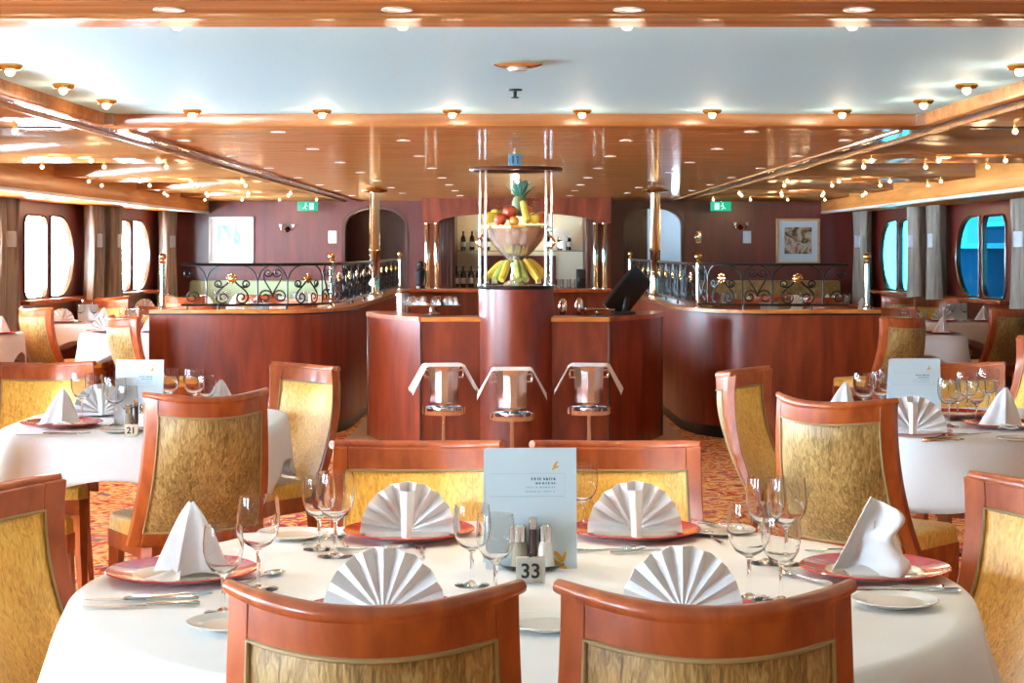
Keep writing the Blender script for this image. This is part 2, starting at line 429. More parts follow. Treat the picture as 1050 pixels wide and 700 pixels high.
# curtains, gathered beside each window pair
def curtain(s0, s1, sx, label):
    n = 26
    def cf(u, v, k):
        s_ = s0 + (s1 - s0) * u; z = .55 + 1.31 * v
        w = (.6 + .4 * abs(v - .72) / .72); s2 = (s0 + s1) / 2 + (s_ - (s0 + s1) / 2) * w
        d = .10 + .035 * math.sin(u * PI * 9 + v) + .015 * math.sin(u * 31)
        return Vector((sx * (wx(s2) - d - (.02 if k else 0)), s2, z))
    t = thing('curtain', label, 'curtain', (0, 0, 0))
    m = MB(); m.warp(cf, n * 2, 12); m.build('drape', 'curtain', t)
    mid = (s0 + s1) / 2
    m = MB(); m.box(-.055, .055, -(s1 - s0) * .16, (s1 - s0) * .16, -.07, .07, .006)
    o = m.build('number_card', 'paper_grey', t); o.location = (sx * (wx(mid) - .12), mid, 1.50)
    return t
for sx, side in ((-1, 'left'), (1, 'right')):
    curtain(20.45, 21.3, sx, 'grey-brown gathered curtain in the far corner of the room, %s side' % side)
    curtain(17.65, 18.25, sx, 'grey-brown curtain on the far side of the nearer visible %s window' % side)
    curtain(18.38, 18.95, sx, 'grey-brown curtain on the near side of the far %s window' % side)
    curtain(14.95, 15.75, sx, 'grey-brown curtain nearest the %s edge of the photo' % side)

# ================================================================== BAR PARTITIONS + RAILS
def part_path(sgn):
    P = [(-2.71, 13.0), (-2.3, 12.98), (-1.95, 12.98), (-1.72, 13.02)]
    for i in range(1, 9):
        t = PI / 2 * i / 8; P.append((-1.72 + .45 * math.sin(t), 14.1 - 1.08 * math.cos(t)))
    for y in (15, 16, 17, 18, 19, 20.1): P.append((-1.27 + .07 * (y - 14.1) / 6, y))
    return [Vector((p[0] * (-sgn), p[1])) for p in P]     # sgn -1: left
def offset(P, d, sgn):
    out = []
    for i, p in enumerate(P):
        t = (P[min(i + 1, len(P) - 1)] - P[max(i - 1, 0)]).normalized()
        nrm = Vector((t.y, -t.x)) * (1 if sgn < 0 else -1)
        out.append(p + nrm * d)
    return out
def make_partition(sgn, side):
    P = part_path(sgn)
    t = thing('partition', 'curved waist-high mahogany partition on the %s of the bar, rounded at its inner corner' % side, 'partition')
    m = MB(); m.band(offset(P, 0, sgn), offset(P, -.14, sgn), .09, .925); m.build('panel', 'mahogany', t)
    m = MB(); m.band(offset(P, -.02, sgn), offset(P, -.12, sgn), 0, .09); m.build('kick_board', 'black', t)
    m = MB(); m.band(offset(P, .012, sgn), offset(P, -.20, sgn), .925, .937); m.build('edge_trim', 'iron', t)
    m = MB(); m.band(offset(P, .002, sgn), offset(P, -.19, sgn), .937, .962)
    m.build('coping', 'orange_wood', t)
    # seat-side panel end
    return P
def spiral(cx, cz, r0, r1, a0, turns, n=22):
    return [(cx + (r0 + (r1 - r0) * i / n) * math.cos(a0 + turns * 2 * PI * i / n), cz + (r0 + (r1 - r0) * i / n) * math.sin(a0 + turns * 2 * PI * i / n)) for i in range(n + 1)]
def bez(p0, p1, p2, p3, n=12):
    return [tuple((1 - t) ** 3 * a + 3 * (1 - t) ** 2 * t * b + 3 * (1 - t) * t * t * c + t ** 3 * d for a, b, c, d in zip(p0, p1, p2, p3)) for t in [i / n for i in range(n + 1)]]
def make_rail(sgn, side):
    P = offset(part_path(sgn), -.09, sgn); P = P[0:]
    L = [0]
    for a, b in zip(P, P[1:]): L.append(L[-1] + (b - a).length)
    def at(s_, z):
        s_ = max(0, min(L[-1] - 1e-4, s_)); k = 0
        while L[k + 1] < s_: k += 1
        p = P[k].lerp(P[k + 1], (s_ - L[k]) / (L[k + 1] - L[k])); return Vector((p.x, p.y, .962 + z))
    t = thing('railing', 'black wrought-iron scroll railing with brass rosettes on the %s partition' % side, 'railing')
    S0, S1 = .08, L[-1] - .35
    ss = [S0 + .14 + (S1 - S0 - .14) * i / 90 for i in range(91)]
    m = MB(); m.tube([at(s_, .335) for s_ in ss], .011, 8); m.build('top_rail', 'iron', t)
    m = MB(); m.tube([at(s_, .035) for s_ in ss], .009, 8)
    for s_ in (.5, 1.0, 1.6, 2.6, 3.6, 4.6, 5.6): 
        if s_ < S1: m.tube([at(s_, 0), at(s_, .035)], .010, 8)
    m.build('bottom_rail', 'iron', t)
    # posts
    for s_, hh in ((S0, .40), (1.58, .40), (4.4, .40), (S1, .40)):
        q = at(s_, 0)
        m = MB(); m.lathe([(0, 0), (.03, 0), (.03, .015), (.017, .03), (.016, hh - .06), (.024, hh - .05), (.014, hh - .035), (0, hh - .03)], 14)
        p = m.build('post', 'pale_brass', t, loc=q)
        m = MB(); m.ball((0, 0, hh - .005), .027); m.build('finial', 'brass', p)
    c0 = .60; k = 0
    while c0 < S1 - .1:
        m = MB(); R = .0062
        for d in (-1, 1):
            for c in (
                [(c0 + d * .19, .035), (c0 + d * .19, .20)],
                bez((c0 + d * .19, .19), (c0 + d * .19, .27), (c0 + d * .23, .32), (c0 + d * .295, .335)),
                bez((c0 + d * .19, .19), (c0 + d * .19, .27), (c0 + d * .15, .32), (c0 + d * .06, .335)),
                bez((c0 + d * .01, .23), (c0 + d * .04, .17), (c0 + d * .12, .15), (c0 + d * .12, .09)) + spiral(c0 + d * .07, .09, .05, .012, 0 if d > 0 else PI, -1.25 * d),
                bez((c0 + d * .02, .215), (c0 + d * .05, .16), (c0 + d * .12, .15), (c0 + d * .13, .19)) + spiral(c0 + d * .10, .19, .03, .008, 0 if d > 0 else PI, 1.1 * d, 14),
                spiral(c0 + .30 + d * .055, .095, .055, .012, PI if d > 0 else 0, -1.4 * d),
                spiral(c0 + .30 + d * .035, .275, .035, .01, PI if d > 0 else 0, 1.3 * d, 16),
                bez((c0 + .30, .10), (c0 + .30 + d * .01, .16), (c0 + .30 + d * .07, .2), (c0 + .30 + d * .07, .27), 8)):
                if min(q[0] for q in c) > S0 + .05 and max(q[0] for q in c) < S1:
                    m.tube([at(*q) for q in c], R, 5)
        if k == 0:
            c = spiral(.30, .09, .055, .012, 0, 1.3); m.tube([at(*q) for q in c], R, 5)
            c = spiral(.27, .27, .035, .01, 0, -1.3, 16); m.tube([at(*q) for q in c], R, 5)
        m.build('scroll_panel', 'iron', t)
        q = at(c0, .232); q2 = at(c0 + .01, .232); ang = math.atan2(q2.y - q.y, q2.x - q.x)
        m = MB(); m.ball((0, 0, 0), .032, (1, .45, 1), 14)
        for i in range(8): a = PI * i / 4; m.ball((.03 * math.cos(a), 0, .03 * math.sin(a)), .011, (1, .6, 1), 8)
        o = m.build('rosette', 'brass', t, loc=q); o.rotation_euler = (0, 0, ang)
        c0 += .60; k += 1
for sgn, side in ((-1, 'left'), (1, 'right')):
    make_partition(sgn, side); make_rail(sgn, side)

# brass columns from the partitions to the ceiling
def column(): 
    t = thing('column', '', 'column')
    m = MB(); m.lathe([(0, 0), (.07, 0), (.07, .02), (.052, .035), (.048, .06), (.048, .42), (.056, .44), (.048, .46), (.048, 1.0), (0, 1.0)], 28); m.build('shaft', 'pale_brass', t)
    m = MB(); m.lathe([(.05, .975), (.12, .985), (.125, 1.0), (.05, 1.03), (.05, .975)], 28); m.build('collar', 'brass', t)
    return t
col = Stamp(column)
for sx, side in ((-1, 'left'), (1, 'right')):
    col((sx * 1.31, 16.4, .963), 0, 'polished brass column rising from the %s partition to the ceiling' % side)

# ================================================================== THE BAR
bar = thing('bar_counter', 'faceted mahogany bar counter with a tall round pedestal at its front, in the room centre', 'bar')
F_ = [(-1.10, 13.35), (-1.10, 13.15), (-.655, 12.2), (.655, 12.2), (1.10, 13.15), (1.10, 13.35)]
def poly_off(P, d):
    c = Vector((0, 14.2)); out = []
    for x, y in P:
        v = Vector((x, y)) - c; out.append(tuple(c + v * (1 + d / v.length)))
    return out
segs = [('end_panel', 0, 1), ('side_panel', 1, 2), ('front_panel', 2, 3), ('side_panel', 3, 4), ('end_panel', 4, 5)]
for nm, i, j in segs:
    a, b = Vector(F_[i]), Vector(F_[j]); n = Vector((b.y - a.y, a.x - b.x)).normalized() * -.05
    k = 8; bul = .06 if nm == 'side_panel' else 0
    out = [a.lerp(b, q / k) - n.normalized() * bul * math.sin(PI * q / k) for q in range(k + 1)]
    inn = [p + n for p in out]
    m = MB(); m.band(out, inn, .02, .91); m.build(nm, 'mahogany', bar)
    m = MB(); m.band([p - n.normalized() * .015 for p in out], [p + n * 5.2 for p in out], .91, .942); m.build('counter_edge', 'chair_wood' if nm != 'front_panel' else 'orange_wood', bar)
for x, y in F_[1:5]:
    m = MB(); m.box(x - .008, x + .008, y - .014, y + .01, .02, .91, .003); m.build('corner_bead', 'dark_wood', bar)
m = MB(); m.box(-1.0, 1.0, 13.2, 13.35, .6, .72, .005); m.build('inner_shelf', 'chair_wood', bar)
m = MB(); m.box(-.6, .6, 12.4, 13.2, .02, .10); m.build('plinth', 'black', bar)
# round pedestal
px0 = (529 - VX) * 12.3 / F
m = MB(); m.lathe([(0, .02), (.262, .02), (.262, 1.135), (0, 1.135)], 40, (px0, 12.28, 0)); m.build('pedestal', 'mahogany', bar)
m = MB(); m.lathe([(0, 1.135), (.27, 1.135), (.275, 1.147), (.27, 1.160), (0, 1.160)], 40, (px0, 12.28, 0)); m.build('pedestal_slab', 'black', bar)
PC = Vector((px0, 12.28, 1.160))
# canopy rack
rk = thing('canopy_rack', 'round wooden canopy ring on slim chrome posts above the fruit bowl', 'rack', tuple(PC))
m = MB()
ring = [(.30, .795), (.325, .795), (.33, .808), (.325, .82), (.29, .82), (.28, .808), (.30, .795)]; m.lathe(ring, 40); m.build('ring', 'dark_wood', rk)
for a in (.12, PI - .12, PI + .6, -.6, ):
    x, y = .252 * math.cos(a), .252 * math.sin(a)
    m = MB(); m.lathe([(0, 0), (.018, 0), (.018, .01), (.009, .02), (.009, .81), (0, .81)], 10, (x, y, 0)); m.build('post', 'chrome', rk)
    m = MB()
    for i in range(9):
        q = i / 8; r = .24 - .14 * q; m.ball((r * math.cos(a), r * math.sin(a), .79 - .26 * q - .05 * math.sin(PI * q)), .006, n=8)
    m.build('bead_string', 'pale_brass', rk)
# bowl
bw = thing('fruit_bowl', 'large silver-gilt footed fruit bowl on the round pedestal', 'bowl', tuple(PC))
m = MB(); m.lathe([(0, .0), (.09, 0), (.085, .012), (.04, .04), (.03, .10), (.035, .16), (.06, .185), (.12, .235), (.18, .31), (.205, .37), (.225, .40), (.222, .412), (.20, .40), (.17, .33), (.10, .25), (0, .21)], 40)
m.build('basin', 'bowl', bw)
m = MB(); m.lathe([(.22, .397), (.236, .403), (.236, .414), (.22, .418), (.218, .405), (.22, .397)], 40); m.build('rim', 'brass', bw)
for a in (0, PI):
    m = MB(); x = .2 * math.cos(a)
    m.tube([(x * (1 + .35 * math.sin(PI * i / 10)), 0, .37 - .14 * i / 10) for i in range(11)], .008, 8); m.build('handle', 'brass', bw)
def ovoid(nm, lab, cat, mat, px, py, r, sc=(1, 1, 1), dy=0, stem=True):
    p = aty(px, py, 12.28 + dy); t = thing(nm, lab, cat, tuple(p))
    m = MB(); m.lathe([(0, -r * .93)] + [(r * math.cos(q) * (1 + .06 * math.sin(q)), r * math.sin(q)) for q in [PI * (i / 12 - .5) for i in range(1, 12)]] + [(r * .12, r * .95), (0, r * .86)], 18, sx=sc[0], sy=sc[1]); b = m.build('flesh', mat, t); b.scale = (1, 1, sc[2])
    if stem: m = MB(); m.tube([(0, 0, r * .85 * sc[2]), (.004, 0, r * 1.15 * sc[2])], .0035, 6); m.build('stem', 'dark_wood', t)
    return t
ovoid('apple', 'big red apple on top of the heap in the bowl, left of the pineapple', 'apple', 'apple', 523, 218, .052, dy=-.10)
ovoid('apple', 'red apple low on the left, touching the bowl rim', 'apple', 'apple', 513, 225, .044, dy=-.14)
ovoid('lemon', 'yellow lemon leftmost in the fruit bowl', 'lemon', 'lemon', 503, 223, .042, (1.15, 1, .95), dy=-.06)
ovoid('lemon', 'yellow lemon behind the low red apple', 'lemon', 'lemon', 508, 219, .036, (1.1, 1, .9), dy=.04)
ovoid('orange', 'orange at the middle front of the fruit bowl', 'orange', 'orange', 527, 227, .036, dy=-.17)
ovoid('peach', 'yellow and red peach at the right rim of the fruit bowl', 'peach', 'peach', 556, 223, .044, dy=-.07)
ovoid('lemon', 'yellow fruit right of the banana in the bowl', 'lemon', 'lemon', 548, 224, .038, dy=-.12)
ovoid('peach', 'small blushed peach behind the bowl banana', 'peach', 'peach', 541, 216, .034, dy=.06)
def banana(lab, pts, mat, r=.025):
    p0 = Vector(pts[0]); t = thing('banana', lab, 'banana', tuple(p0))
    n = 12; Q = bez(*[tuple(Vector(p) - p0) for p in pts], n)
    m = MB(); m.tube(Q[1:], r, 8, radii=[r * (.45 + .65 * math.sin(PI * (.08 + .84 * i / n)) ** .5) for i in range(n)]); m.build('peel', mat, t)
    m = MB(); m.tube([Q[0], Q[1]], .008, 6); m.build('stalk', 'dark_wood', t)
def ban(lab, px0_, py0, px1, py1, mat, d0, d1, lift=.05):
    a = aty(px0_, py0, 12.28 + d0); b = aty(px1, py1, 12.28 + d1)
    o = Vector((b.x - a.x, b.y - a.y, 0)) * .35
    banana(lab, [a, a + o + Vector((0, 0, .0)), b - o * .9 + Vector((0, 0, lift)), b], mat)
ban('banana among the bowl fruit, right of the pineapple', 535, 207, 542, 227, 'banana', -.08, -.16, .01)
ban('ripe yellow banana pointing far left from the bowl foot', 518, 269, 497, 286, 'banana', -.06, -.12, .02)
ban('yellow banana second from the left at the bowl foot', 521, 268, 507, 287, 'green_banana', -.07, -.17, .03)
ban('half-green banana pointing at the viewer left of centre', 523, 268, 514, 287, 'banana', -.08, -.2, .03)
ban('green banana at the middle of the hand below the bowl', 529, 268, 532, 287, 'green_banana', -.08, -.22, .03)
ban('green-yellow banana just right of the middle one', 531, 268, 540, 287, 'green_banana', -.07, -.2, .02)
ban('yellow banana reaching right from the bowl foot', 536, 267, 553, 287, 'banana', -.06, -.16, .03)
ban('ripe banana pointing farthest right under the bowl', 539, 267, 563, 286, 'banana', -.04, -.1, .035)
pa = thing('pineapple', 'pineapple with blue-green crown standing in the fruit bowl', 'pineapple', tuple(aty(533, 222, 12.33)))
m = MB(); m.lathe([(0, 0), (.04, .01), (.055, .05), (.055, .10), (.04, .14), (0, .155)], 18); m.build('body', 'pine_body', pa)
m = MB()
for i in range(46):
    a = i * 2.4; l = .04 + .085 * (1 - i / 90) * random.uniform(.8, 1.1); up = .9 + 2.6 * i / 46
    base = Vector((.018 * math.cos(a), .018 * math.sin(a), .13 + .0012 * i)); d = Vector((math.cos(a), math.sin(a), up * 1.2)).normalized()
    m.tube([base, base + d * l * .5, base + d * l + Vector((math.cos(a), math.sin(a), -.2)) * .012], .006, 5, radii=[.007, .006, .001])
m.build('crown', 'pine_leaf', pa)

# chrome wine coolers draped with napkins
def cooler():
    t = thing('wine_cooler', '', 'wine cooler')
    m = MB(); m.lathe([(0, .385), (.088, .385), (.096, .395), (.100, .60), (.108, .625), (.115, .635), (.111, .64), (.103, .63), (.094, .60), (.088, .41), (0, .40)], 14); m.build('bucket', flat('satin_silver', (.90, .91, .92), .26, metal=1), t, angle=15)
    for s in (-1, 1):
        m = MB(); m.tube([(s * .098, 0, .60), (s * .125, 0, .605), (s * .13, 0, .58), (s * .125, 0, .555), (s * .096, 0, .555)], .007, 8); m.build('handle', 'chrome', t)
    m = MB(); m.lathe([(.122, .31), (.137, .31), (.14, .335), (.137, .36), (.122, .36), (.12, .335), (.122, .31)], 28)
    for i in range(12): a = PI * i / 6; m.tube([(.137 * math.cos(a), .137 * math.sin(a), .313), (.137 * math.cos(a), .137 * math.sin(a), .357)], .008, 6)
    m.build('stand_ring', 'chrome', t)
    m = MB(); m.lathe([(0, .31), (.12, .315), (.12, .325), (.05, .33), (.05, .385), (0, .385)], 28); m.build('tray', 'chrome', t)
    m = MB(); m.lathe([(0, .03), (.014, .03), (.014, .31), (0, .315)], 14); m.build('pole', 'steel', t)
    m = MB(); m.lathe([(0, 0), (.14, 0), (.14, .012), (.05, .025), (.02, .05), (0, .05)], 28); m.build('foot', 'chrome', t)
    return t
cool = Stamp(cooler)
def drape():
    def f(u, v, k):
        x = (u - .5) * .50; y = (v - .5) * .30
        top = .128; z = 0
        if abs(x) > top:
            e = abs(x) - top; x = math.copysign(top + e * .78, x); z -= e * 1.45
            y *= 1 + e * .6
        z -= .012 * math.cos(v * 17) * (abs(u - .5) * 2) ** 3
        ye = abs(y) - .08
        if ye > 0: z -= ye * .10
        return Vector((x, y, z - (.003 if k else 0)))
    m = MB(); m.warp(f, 30, 20); o = m.build('napkin', 'napkin'); tag(o, '', 'napkin'); return o
dr = Stamp(drape)
for px, yy, lab in ((455, 11.75, 'left'), (525, 11.35, 'middle'), (604, 11.75, 'right')):
    x = (px - VX) * yy / F
    cool((x, yy, .012 if yy > 11.9 else 0), .1, 'chrome wine cooler on a slim stand before the bar, %s one' % lab)
    dr((x, yy, .648), {'left': .15, 'middle': 0, 'right': -.1}[lab], 'white napkin draped over the %s wine cooler' % lab)

# things on the bar
def tray_stack():
    t = thing('glass_tray', 'wire tray of upturned glasses on the left of the bar', 'tray', (-.60, 12.72, .942))
    m = MB(); m.lathe([(0, .06), (.20, .06), (.205, .066), (.2, .072), (0, .072)], 32); m.build('plate', 'chrome', t)
    m = MB(); m.lathe([(0, 0), (.06, 0), (.02, .02), (.015, .06), (0, .06)], 20); m.build('foot', 'chrome', t)
    for i in range(9):
        a = i * 2 * PI / 9
        m = MB(); m.lathe([(.03, .072), (.032, .10), (.024, .125), (.0, .128), (.0, .124), (.022, .121), (.029, .10), (.028, .072), (.03, .072)], 12, (.155 * math.cos(a), .155 * math.sin(a), 0)); m.build('tumbler', 'glass', t)
tray_stack()
cn = thing('canister', 'tall steel canister at the left end of the bar', 'canister', (-.83, 12.95, .942)); m = MB(); m.lathe([(0, 0), (.045, 0), (.045, .13), (0, .13)], 24); m.build('can', 'steel', cn); m = MB(); m.lathe([(0, .13), (.048, .13), (.048, .145), (0, .15)], 24); m.build('lid', 'chrome', cn)
for px, h, lab in ((577, .115, 'steel shaker beside the pedestal on the right of the bar'), (594, .12, 'chrome shaker left of the black monitor')):
    p = thing('shaker', lab, 'shaker', ((px - VX) * 12.6 / F, 12.6, .942)); m = MB(); m.lathe([(0, 0), (.022, 0), (.03, .02), (.03, h * .7), (.02, h * .9), (0, h * .92)], 20); m.build('cup', 'chrome', p)
    m = MB(); m.lathe([(0, h * .88), (.02, h * .88), (.014, h), (0, h)], 16); m.build('cap', 'steel', p)
p = thing('tray', 'round chrome tray in front of the monitor on the bar', 'tray', ((612 - VX) * 12.55 / F, 12.55, .942)); m = MB(); m.lathe([(0, .03), (.13, .03), (.135, .045), (.13, .045), (.125, .036), (0, .036)], 28); m.build('dish', 'steel', p)
m = MB(); m.lathe([(0, 0), (.05, 0), (.015, .012), (.015, .03), (0, .03)], 18); m.build('foot', 'chrome', p)
mo = thing('monitor', 'black tilted touch-screen till on the right of the bar', 'monitor', ((640 - VX) * 12.75 / F, 12.75, .942))
m = MB(); m.box(-.19, .19, -.02, .02, -.03, .03, .008); sc_ = m.build('screen', 'black', mo); sc_.scale = (1, 1, 4.2); sc_.location = (.02, 0, .17); sc_.rotation_euler = (.55, .0, 1.05)
m = MB(); m.box(-.19, .19, -.022, .02, -.11, .11, .008, Matrix.Rotation(0, 4, 'X')); bpy.data.objects.remove(sc_)
sc_ = m.build('screen', 'black', mo); sc_.location = (.02, 0, .15); sc_.rotation_euler = (.35, -.85, .35)
m = MB(); m.box(-.08, .08, -.07, .07, 0, .02, .006); m.tube([(0, 0, .01), (.01, 0, .13)], .03, 12); m.build('stand', 'black', mo)

# back bar
BY = 20.25
bb = thing('back_bar', 'dark wood back bar with an arched alcove behind the counter', 'cabinet', (0, 0, 0))
def bx(px): return (px - VX) * BY / F
m = MB(); A = arch_pts(bx(449), bx(611), 1.40, 1.70, 1.86, 16)
out = [(bx(433), 1.70), (bx(449), 1.70)] + [p for p in reversed(A[2:])][0:] + [(bx(627), 1.70), (bx(627), 2.0), (bx(433), 2.0)]
out = [(bx(433), 1.715), (bx(449), 1.715)] + [((bx(449) + bx(611)) / 2 - (bx(611) - bx(449)) / 2 * math.cos(PI * i / 16), 1.715 + .12 * math.sin(PI * i / 16)) for i in range(1, 16)] + [(bx(611), 1.715), (bx(627), 1.715), (bx(627), 2.0), (bx(433), 2.0)]
m.plate_holes(out, [], lambda s_, z, d: Vector((s_, BY + d, z)), .3); m.build('header', 'mahogany', bb, smooth=False)
m = MB(); m.box(bx(418), bx(627), BY - .12, BY + 1.0, .915, .955, .006); m.build('counter', 'chair_wood', bb)
m = MB(); m.box(bx(418), bx(627), BY - .05, BY + .2, .05, .915, .004); m.build('cabinet_front', 'mahogany', bb)
for a, b in ((451, 466), (601, 612)):
    m = MB(); m.box(bx(a), bx(b), BY + .12, BY + 1.05, .955, 1.9, .006)
    for i in range(3): x = bx(a) + (bx(b) - bx(a)) * (i + 1) / 4; m.box(x - .01, x + .01, BY + .10, BY + .13, .96, 1.72)
    m.build('jamb', 'dark_wood', bb)
for px in (438, 447.5, 611, 620):
    m = MB(); m.lathe([(0, 0), (.036, 0), (.036, .02), (.03, .03), (.03, .73), (.036, .74), (.036, .755), (0, .755)], 18); m.build('pilaster', 'pale_brass', bb, loc=(bx(px), BY + .04, .957))
m = MB(); m.box(bx(433), bx(451), BY + .2, BY + .26, .955, 1.75); m.build('side_panel', 'mahogany', bb, smooth=False); m = MB(); m.box(bx(607), bx(627), BY + .2, BY + .26, .955, 1.75); m.build('side_panel', 'mahogany', bb, smooth=False)
m = MB(); m.box(bx(460), bx(606), BY + 1.0, BY + 1.06, .955, 1.98); m.build('alcove_back', 'cream_wall', bb, smooth=False)
m = MB(); m.box(bx(490), bx(572), BY + .97, BY + .99, .98, 1.33); m.build('alcove_panel', 'mahogany', bb, smooth=False)
for z in (1.395, 1.15):
    m = MB(); m.box(bx(467), bx(600) if z > 1.2 else bx(490), BY + .65, BY + .95, z - .012, z, .003); m.build('glass_shelf', 'shelf_glass', bb)
def bottle():
    t = thing('bottle', '', 'bottle')
    m = MB(); m.lathe([(0, 0), (.036, 0), (.037, .01), (.037, .16), (.03, .19), (.014, .215), (.013, .265), (.016, .27), (0, .272)], 14); m.build('glass_body', 'bottle_glass', t)
    m = MB(); m.lathe([(.0375, .05), (.038, .05), (.038, .12), (.0375, .12), (.0375, .05)], 14); m.build('label_band', 'white_china', t)
    return t
bt = Stamp(bottle)
for i, px in enumerate((475, 484, 574, 583, 500, 562)):
    bt(((px - VX) * (BY + .8) / F, BY + .8, 1.397), 0, 'dark wine bottle standing on the upper glass shelf of the back bar', 'bottles on the upper shelf', .85)
for i, px in enumerate((468, 475, 483, 491, 499, 507, 552, 560)):
    bt(((px - VX) * (BY + .45) / F, BY + .45, .957), 0, 'dark bottle with white label standing on the back bar counter', 'bottles on the back counter', .95)
def tumbler():
    m = MB(); m.lathe([(0, 0), (.03, 0), (.034, .10), (.031, .10), (.028, .006), (0, .006)], 12); return tag(m.build('tumbler', 'glass'), '', 'glass')
tb = Stamp(tumbler)
for i in range(8):
    tb((bx(569) + .045 + (i % 4) * .085, BY + .35 + (i // 4) * .12, .957), 0, 'clear tumbler in the block of glasses right on the back counter', 'tumblers on the back counter')
def orchid(lab, px, py):
    t = thing('flower_spray', lab, 'flowers', tuple(aty(px, py, BY + .75)))
    m = MB(); m.lathe([(0, -.02), (.04, -.02), (.05, .03), (.03, .07), (0, .07)], 14); m.build('vase', 'white_china', t)
    m = MB()
    for i in range(16):
        a = i * 2.4; r = .03 + .07 * (i / 16); z = .14 + .05 * math.sin(i * 1.7)
        for k in range(4): b = PI / 2 * k + i; m.ball((r * math.cos(a) + .018 * math.cos(b), r * math.sin(a) * .6, z + .018 * math.sin(b)), .016, (1, .4, 1), 8)
    m.build('blossom', 'china', t)
orchid('cream flower spray on the left of the upper back-bar shelf', 494, 253); orchid('cream flower spray on the right of the upper back-bar shelf', 577, 253)
p = thing('figurine', 'small black bust on the left end of the back-bar counter', 'figurine', (bx(431), BY, .957)); m = MB(); m.lathe([(0, 0), (.05, 0), (.05, .03), (.03, .05), (.05, .12), (.06, .2), (.03, .24), (0, .25)], 16); m.build('torso', 'black', p); m = MB(); m.ball((0, 0, .28), .04); m.build('head', 'black', p)
p = thing('coffee_machine', 'black coffee machine at the right of the back-bar counter', 'coffee machine', (bx(600), BY + .3, .957)); m = MB(); m.box(-.09, .09, -.12, .12, 0, .22, .01); m.build('housing', 'black', p); m = MB(); m.box(-.06, .06, -.14, -.12, .08, .12, .004); m.build('spout', 'iron', p)

# wall pictures, signs, sconces at the far wall
def picture(px0_, py0, px1, py1, lab, kind):
    a = aty(px0_, py0, FARY - .03); b = aty(px1, py1, FARY - .03); w, h = b.x - a.x, a.z - b.z
    t = thing('framed_picture', lab, 'picture', ((a.x + b.x) / 2, FARY, (a.z + b.z) / 2))
    m = MB()
    for x0, x1, z0, z1 in ((-w / 2, w / 2, h / 2 - .03, h / 2), (-w / 2, w / 2, -h / 2, -h / 2 + .03), (-w / 2, -w / 2 + .03, -h / 2, h / 2), (w / 2 - .03, w / 2, -h / 2, h / 2)): m.box(x0, x1, -.035, 0, z0, z1, .004)
    m.build('frame', 'china' if kind == 0 else 'wax_wood', t)
    m = MB(); m.box(-w / 2 + .02, w / 2 - .02, -.018, -.002, -h / 2 + .02, h / 2 - .02); m.build('mat_board', 'white_china' if kind == 0 else 'paper_grey', t, smooth=False)
    mt, nt, b_ = newmat('artwork_%d' % kind)
    f1 = noise(nt, coords(nt, (9, 1, 3) if kind == 0 else (8, 1, 8)), 1.0, 2, .8)
    st = [(.35, (.15, .60, .55)), (.5, (.45, .80, .78)), (.65, (.75, .90, .88))] if kind == 0 else [(.36, (.02, .018, .02)), (.46, (.28, .16, .06)), (.54, (.42, .40, .30)), (.64, (.32, .09, .08))]
    nt.links.new(ramp(nt, f1, st), b_.inputs['Base Color']); setp(b_, rough=.3)
    m = MB(); m.box(-w * .31, w * .31, -.022, -.018, -h * .27, h * .31); m.build('artwork', mt, t, smooth=False)
picture(214, 222, 260, 270, 'pale framed print in soft turquoise on the left of the far wall', 0)
picture(796, 224, 841, 271, 'dark abstract print in pale mount and thin wooden frame on the far wall right', 1)
def exit_sign(px, lab, flip):
    q = aty(px, 211.5, FARY - .6); t = thing('exit_sign', lab, 'sign', tuple(q))
    m = MB(); m.box(-.12, .12, -.02, .02, -.055, .055, .004); m.build('housing', 'exit_green', t)
    m = MB(); s = flip
    m.box(*sorted((s * .02, s * .075)), -.026, -.021, -.04, .04); m.build('door_pictogram', 'exit_white', t, smooth=False)
    m = MB(); m.ball((-s * .02, -.024, .033), .011, (1, .3, 1), 10)
    m.tube([(-s * .02, -.024, .02), (-s * .03, -.024, -.01)], .009, 6); m.tube([(-s * .03, -.024, -.01), (-s * .01, -.024, -.04)], .006, 6); m.tube([(-s * .03, -.024, -.01), (-s * .055, -.024, -.03)], .006, 6)
    m.tube([(-s * .02, -.024, .015), (s * .005, -.024, .0)], .005, 6); m.build('running_figure', 'exit_white', t)
    m = MB(); m.tube([(0, 0, .055), (0, 0, CZ - q.z)], .006, 8); m.build('hanger', 'steel', t)
exit_sign(315.5, 'green lit exit sign hanging at the far end on the left', 1); exit_sign(739, 'green lit exit sign hanging at the far end on the right', -1)
def sconce(px, py, lab, shade):
    q = aty(px, py, FARY); t = thing('wall_sconce', lab, 'wall lamp', tuple(q))
    m = MB(); m.lathe([(0, -.02), (.035, -.02), (.035, 0), (0, 0)], 16, mtx=Matrix.Rotation(PI / 2, 4, 'X')); m.build('backplate', 'brass', t)
    for s in (-1, 1):
        m = MB(); m.tube(bez((0, -.02, 0), (s * .03, -.08, -.04), (s * .07, -.09, -.03), (s * .075, -.08, .02)), .005, 6); m.build('arm', 'brass', t)
        m = MB(); m.lathe([(0, .02), (.012, .02), (.026, .06), (.024, .06), (.01, .024), (0, .024)], 12, (s * .075, -.08, 0)); m.build('lamp_shade', 'white_china', t)
sconce(295, 235, 'twin-armed brass wall sconce on the far wall left', 0); sconce(759, 233, 'twin-armed brass wall sconce on the far wall right', 0)
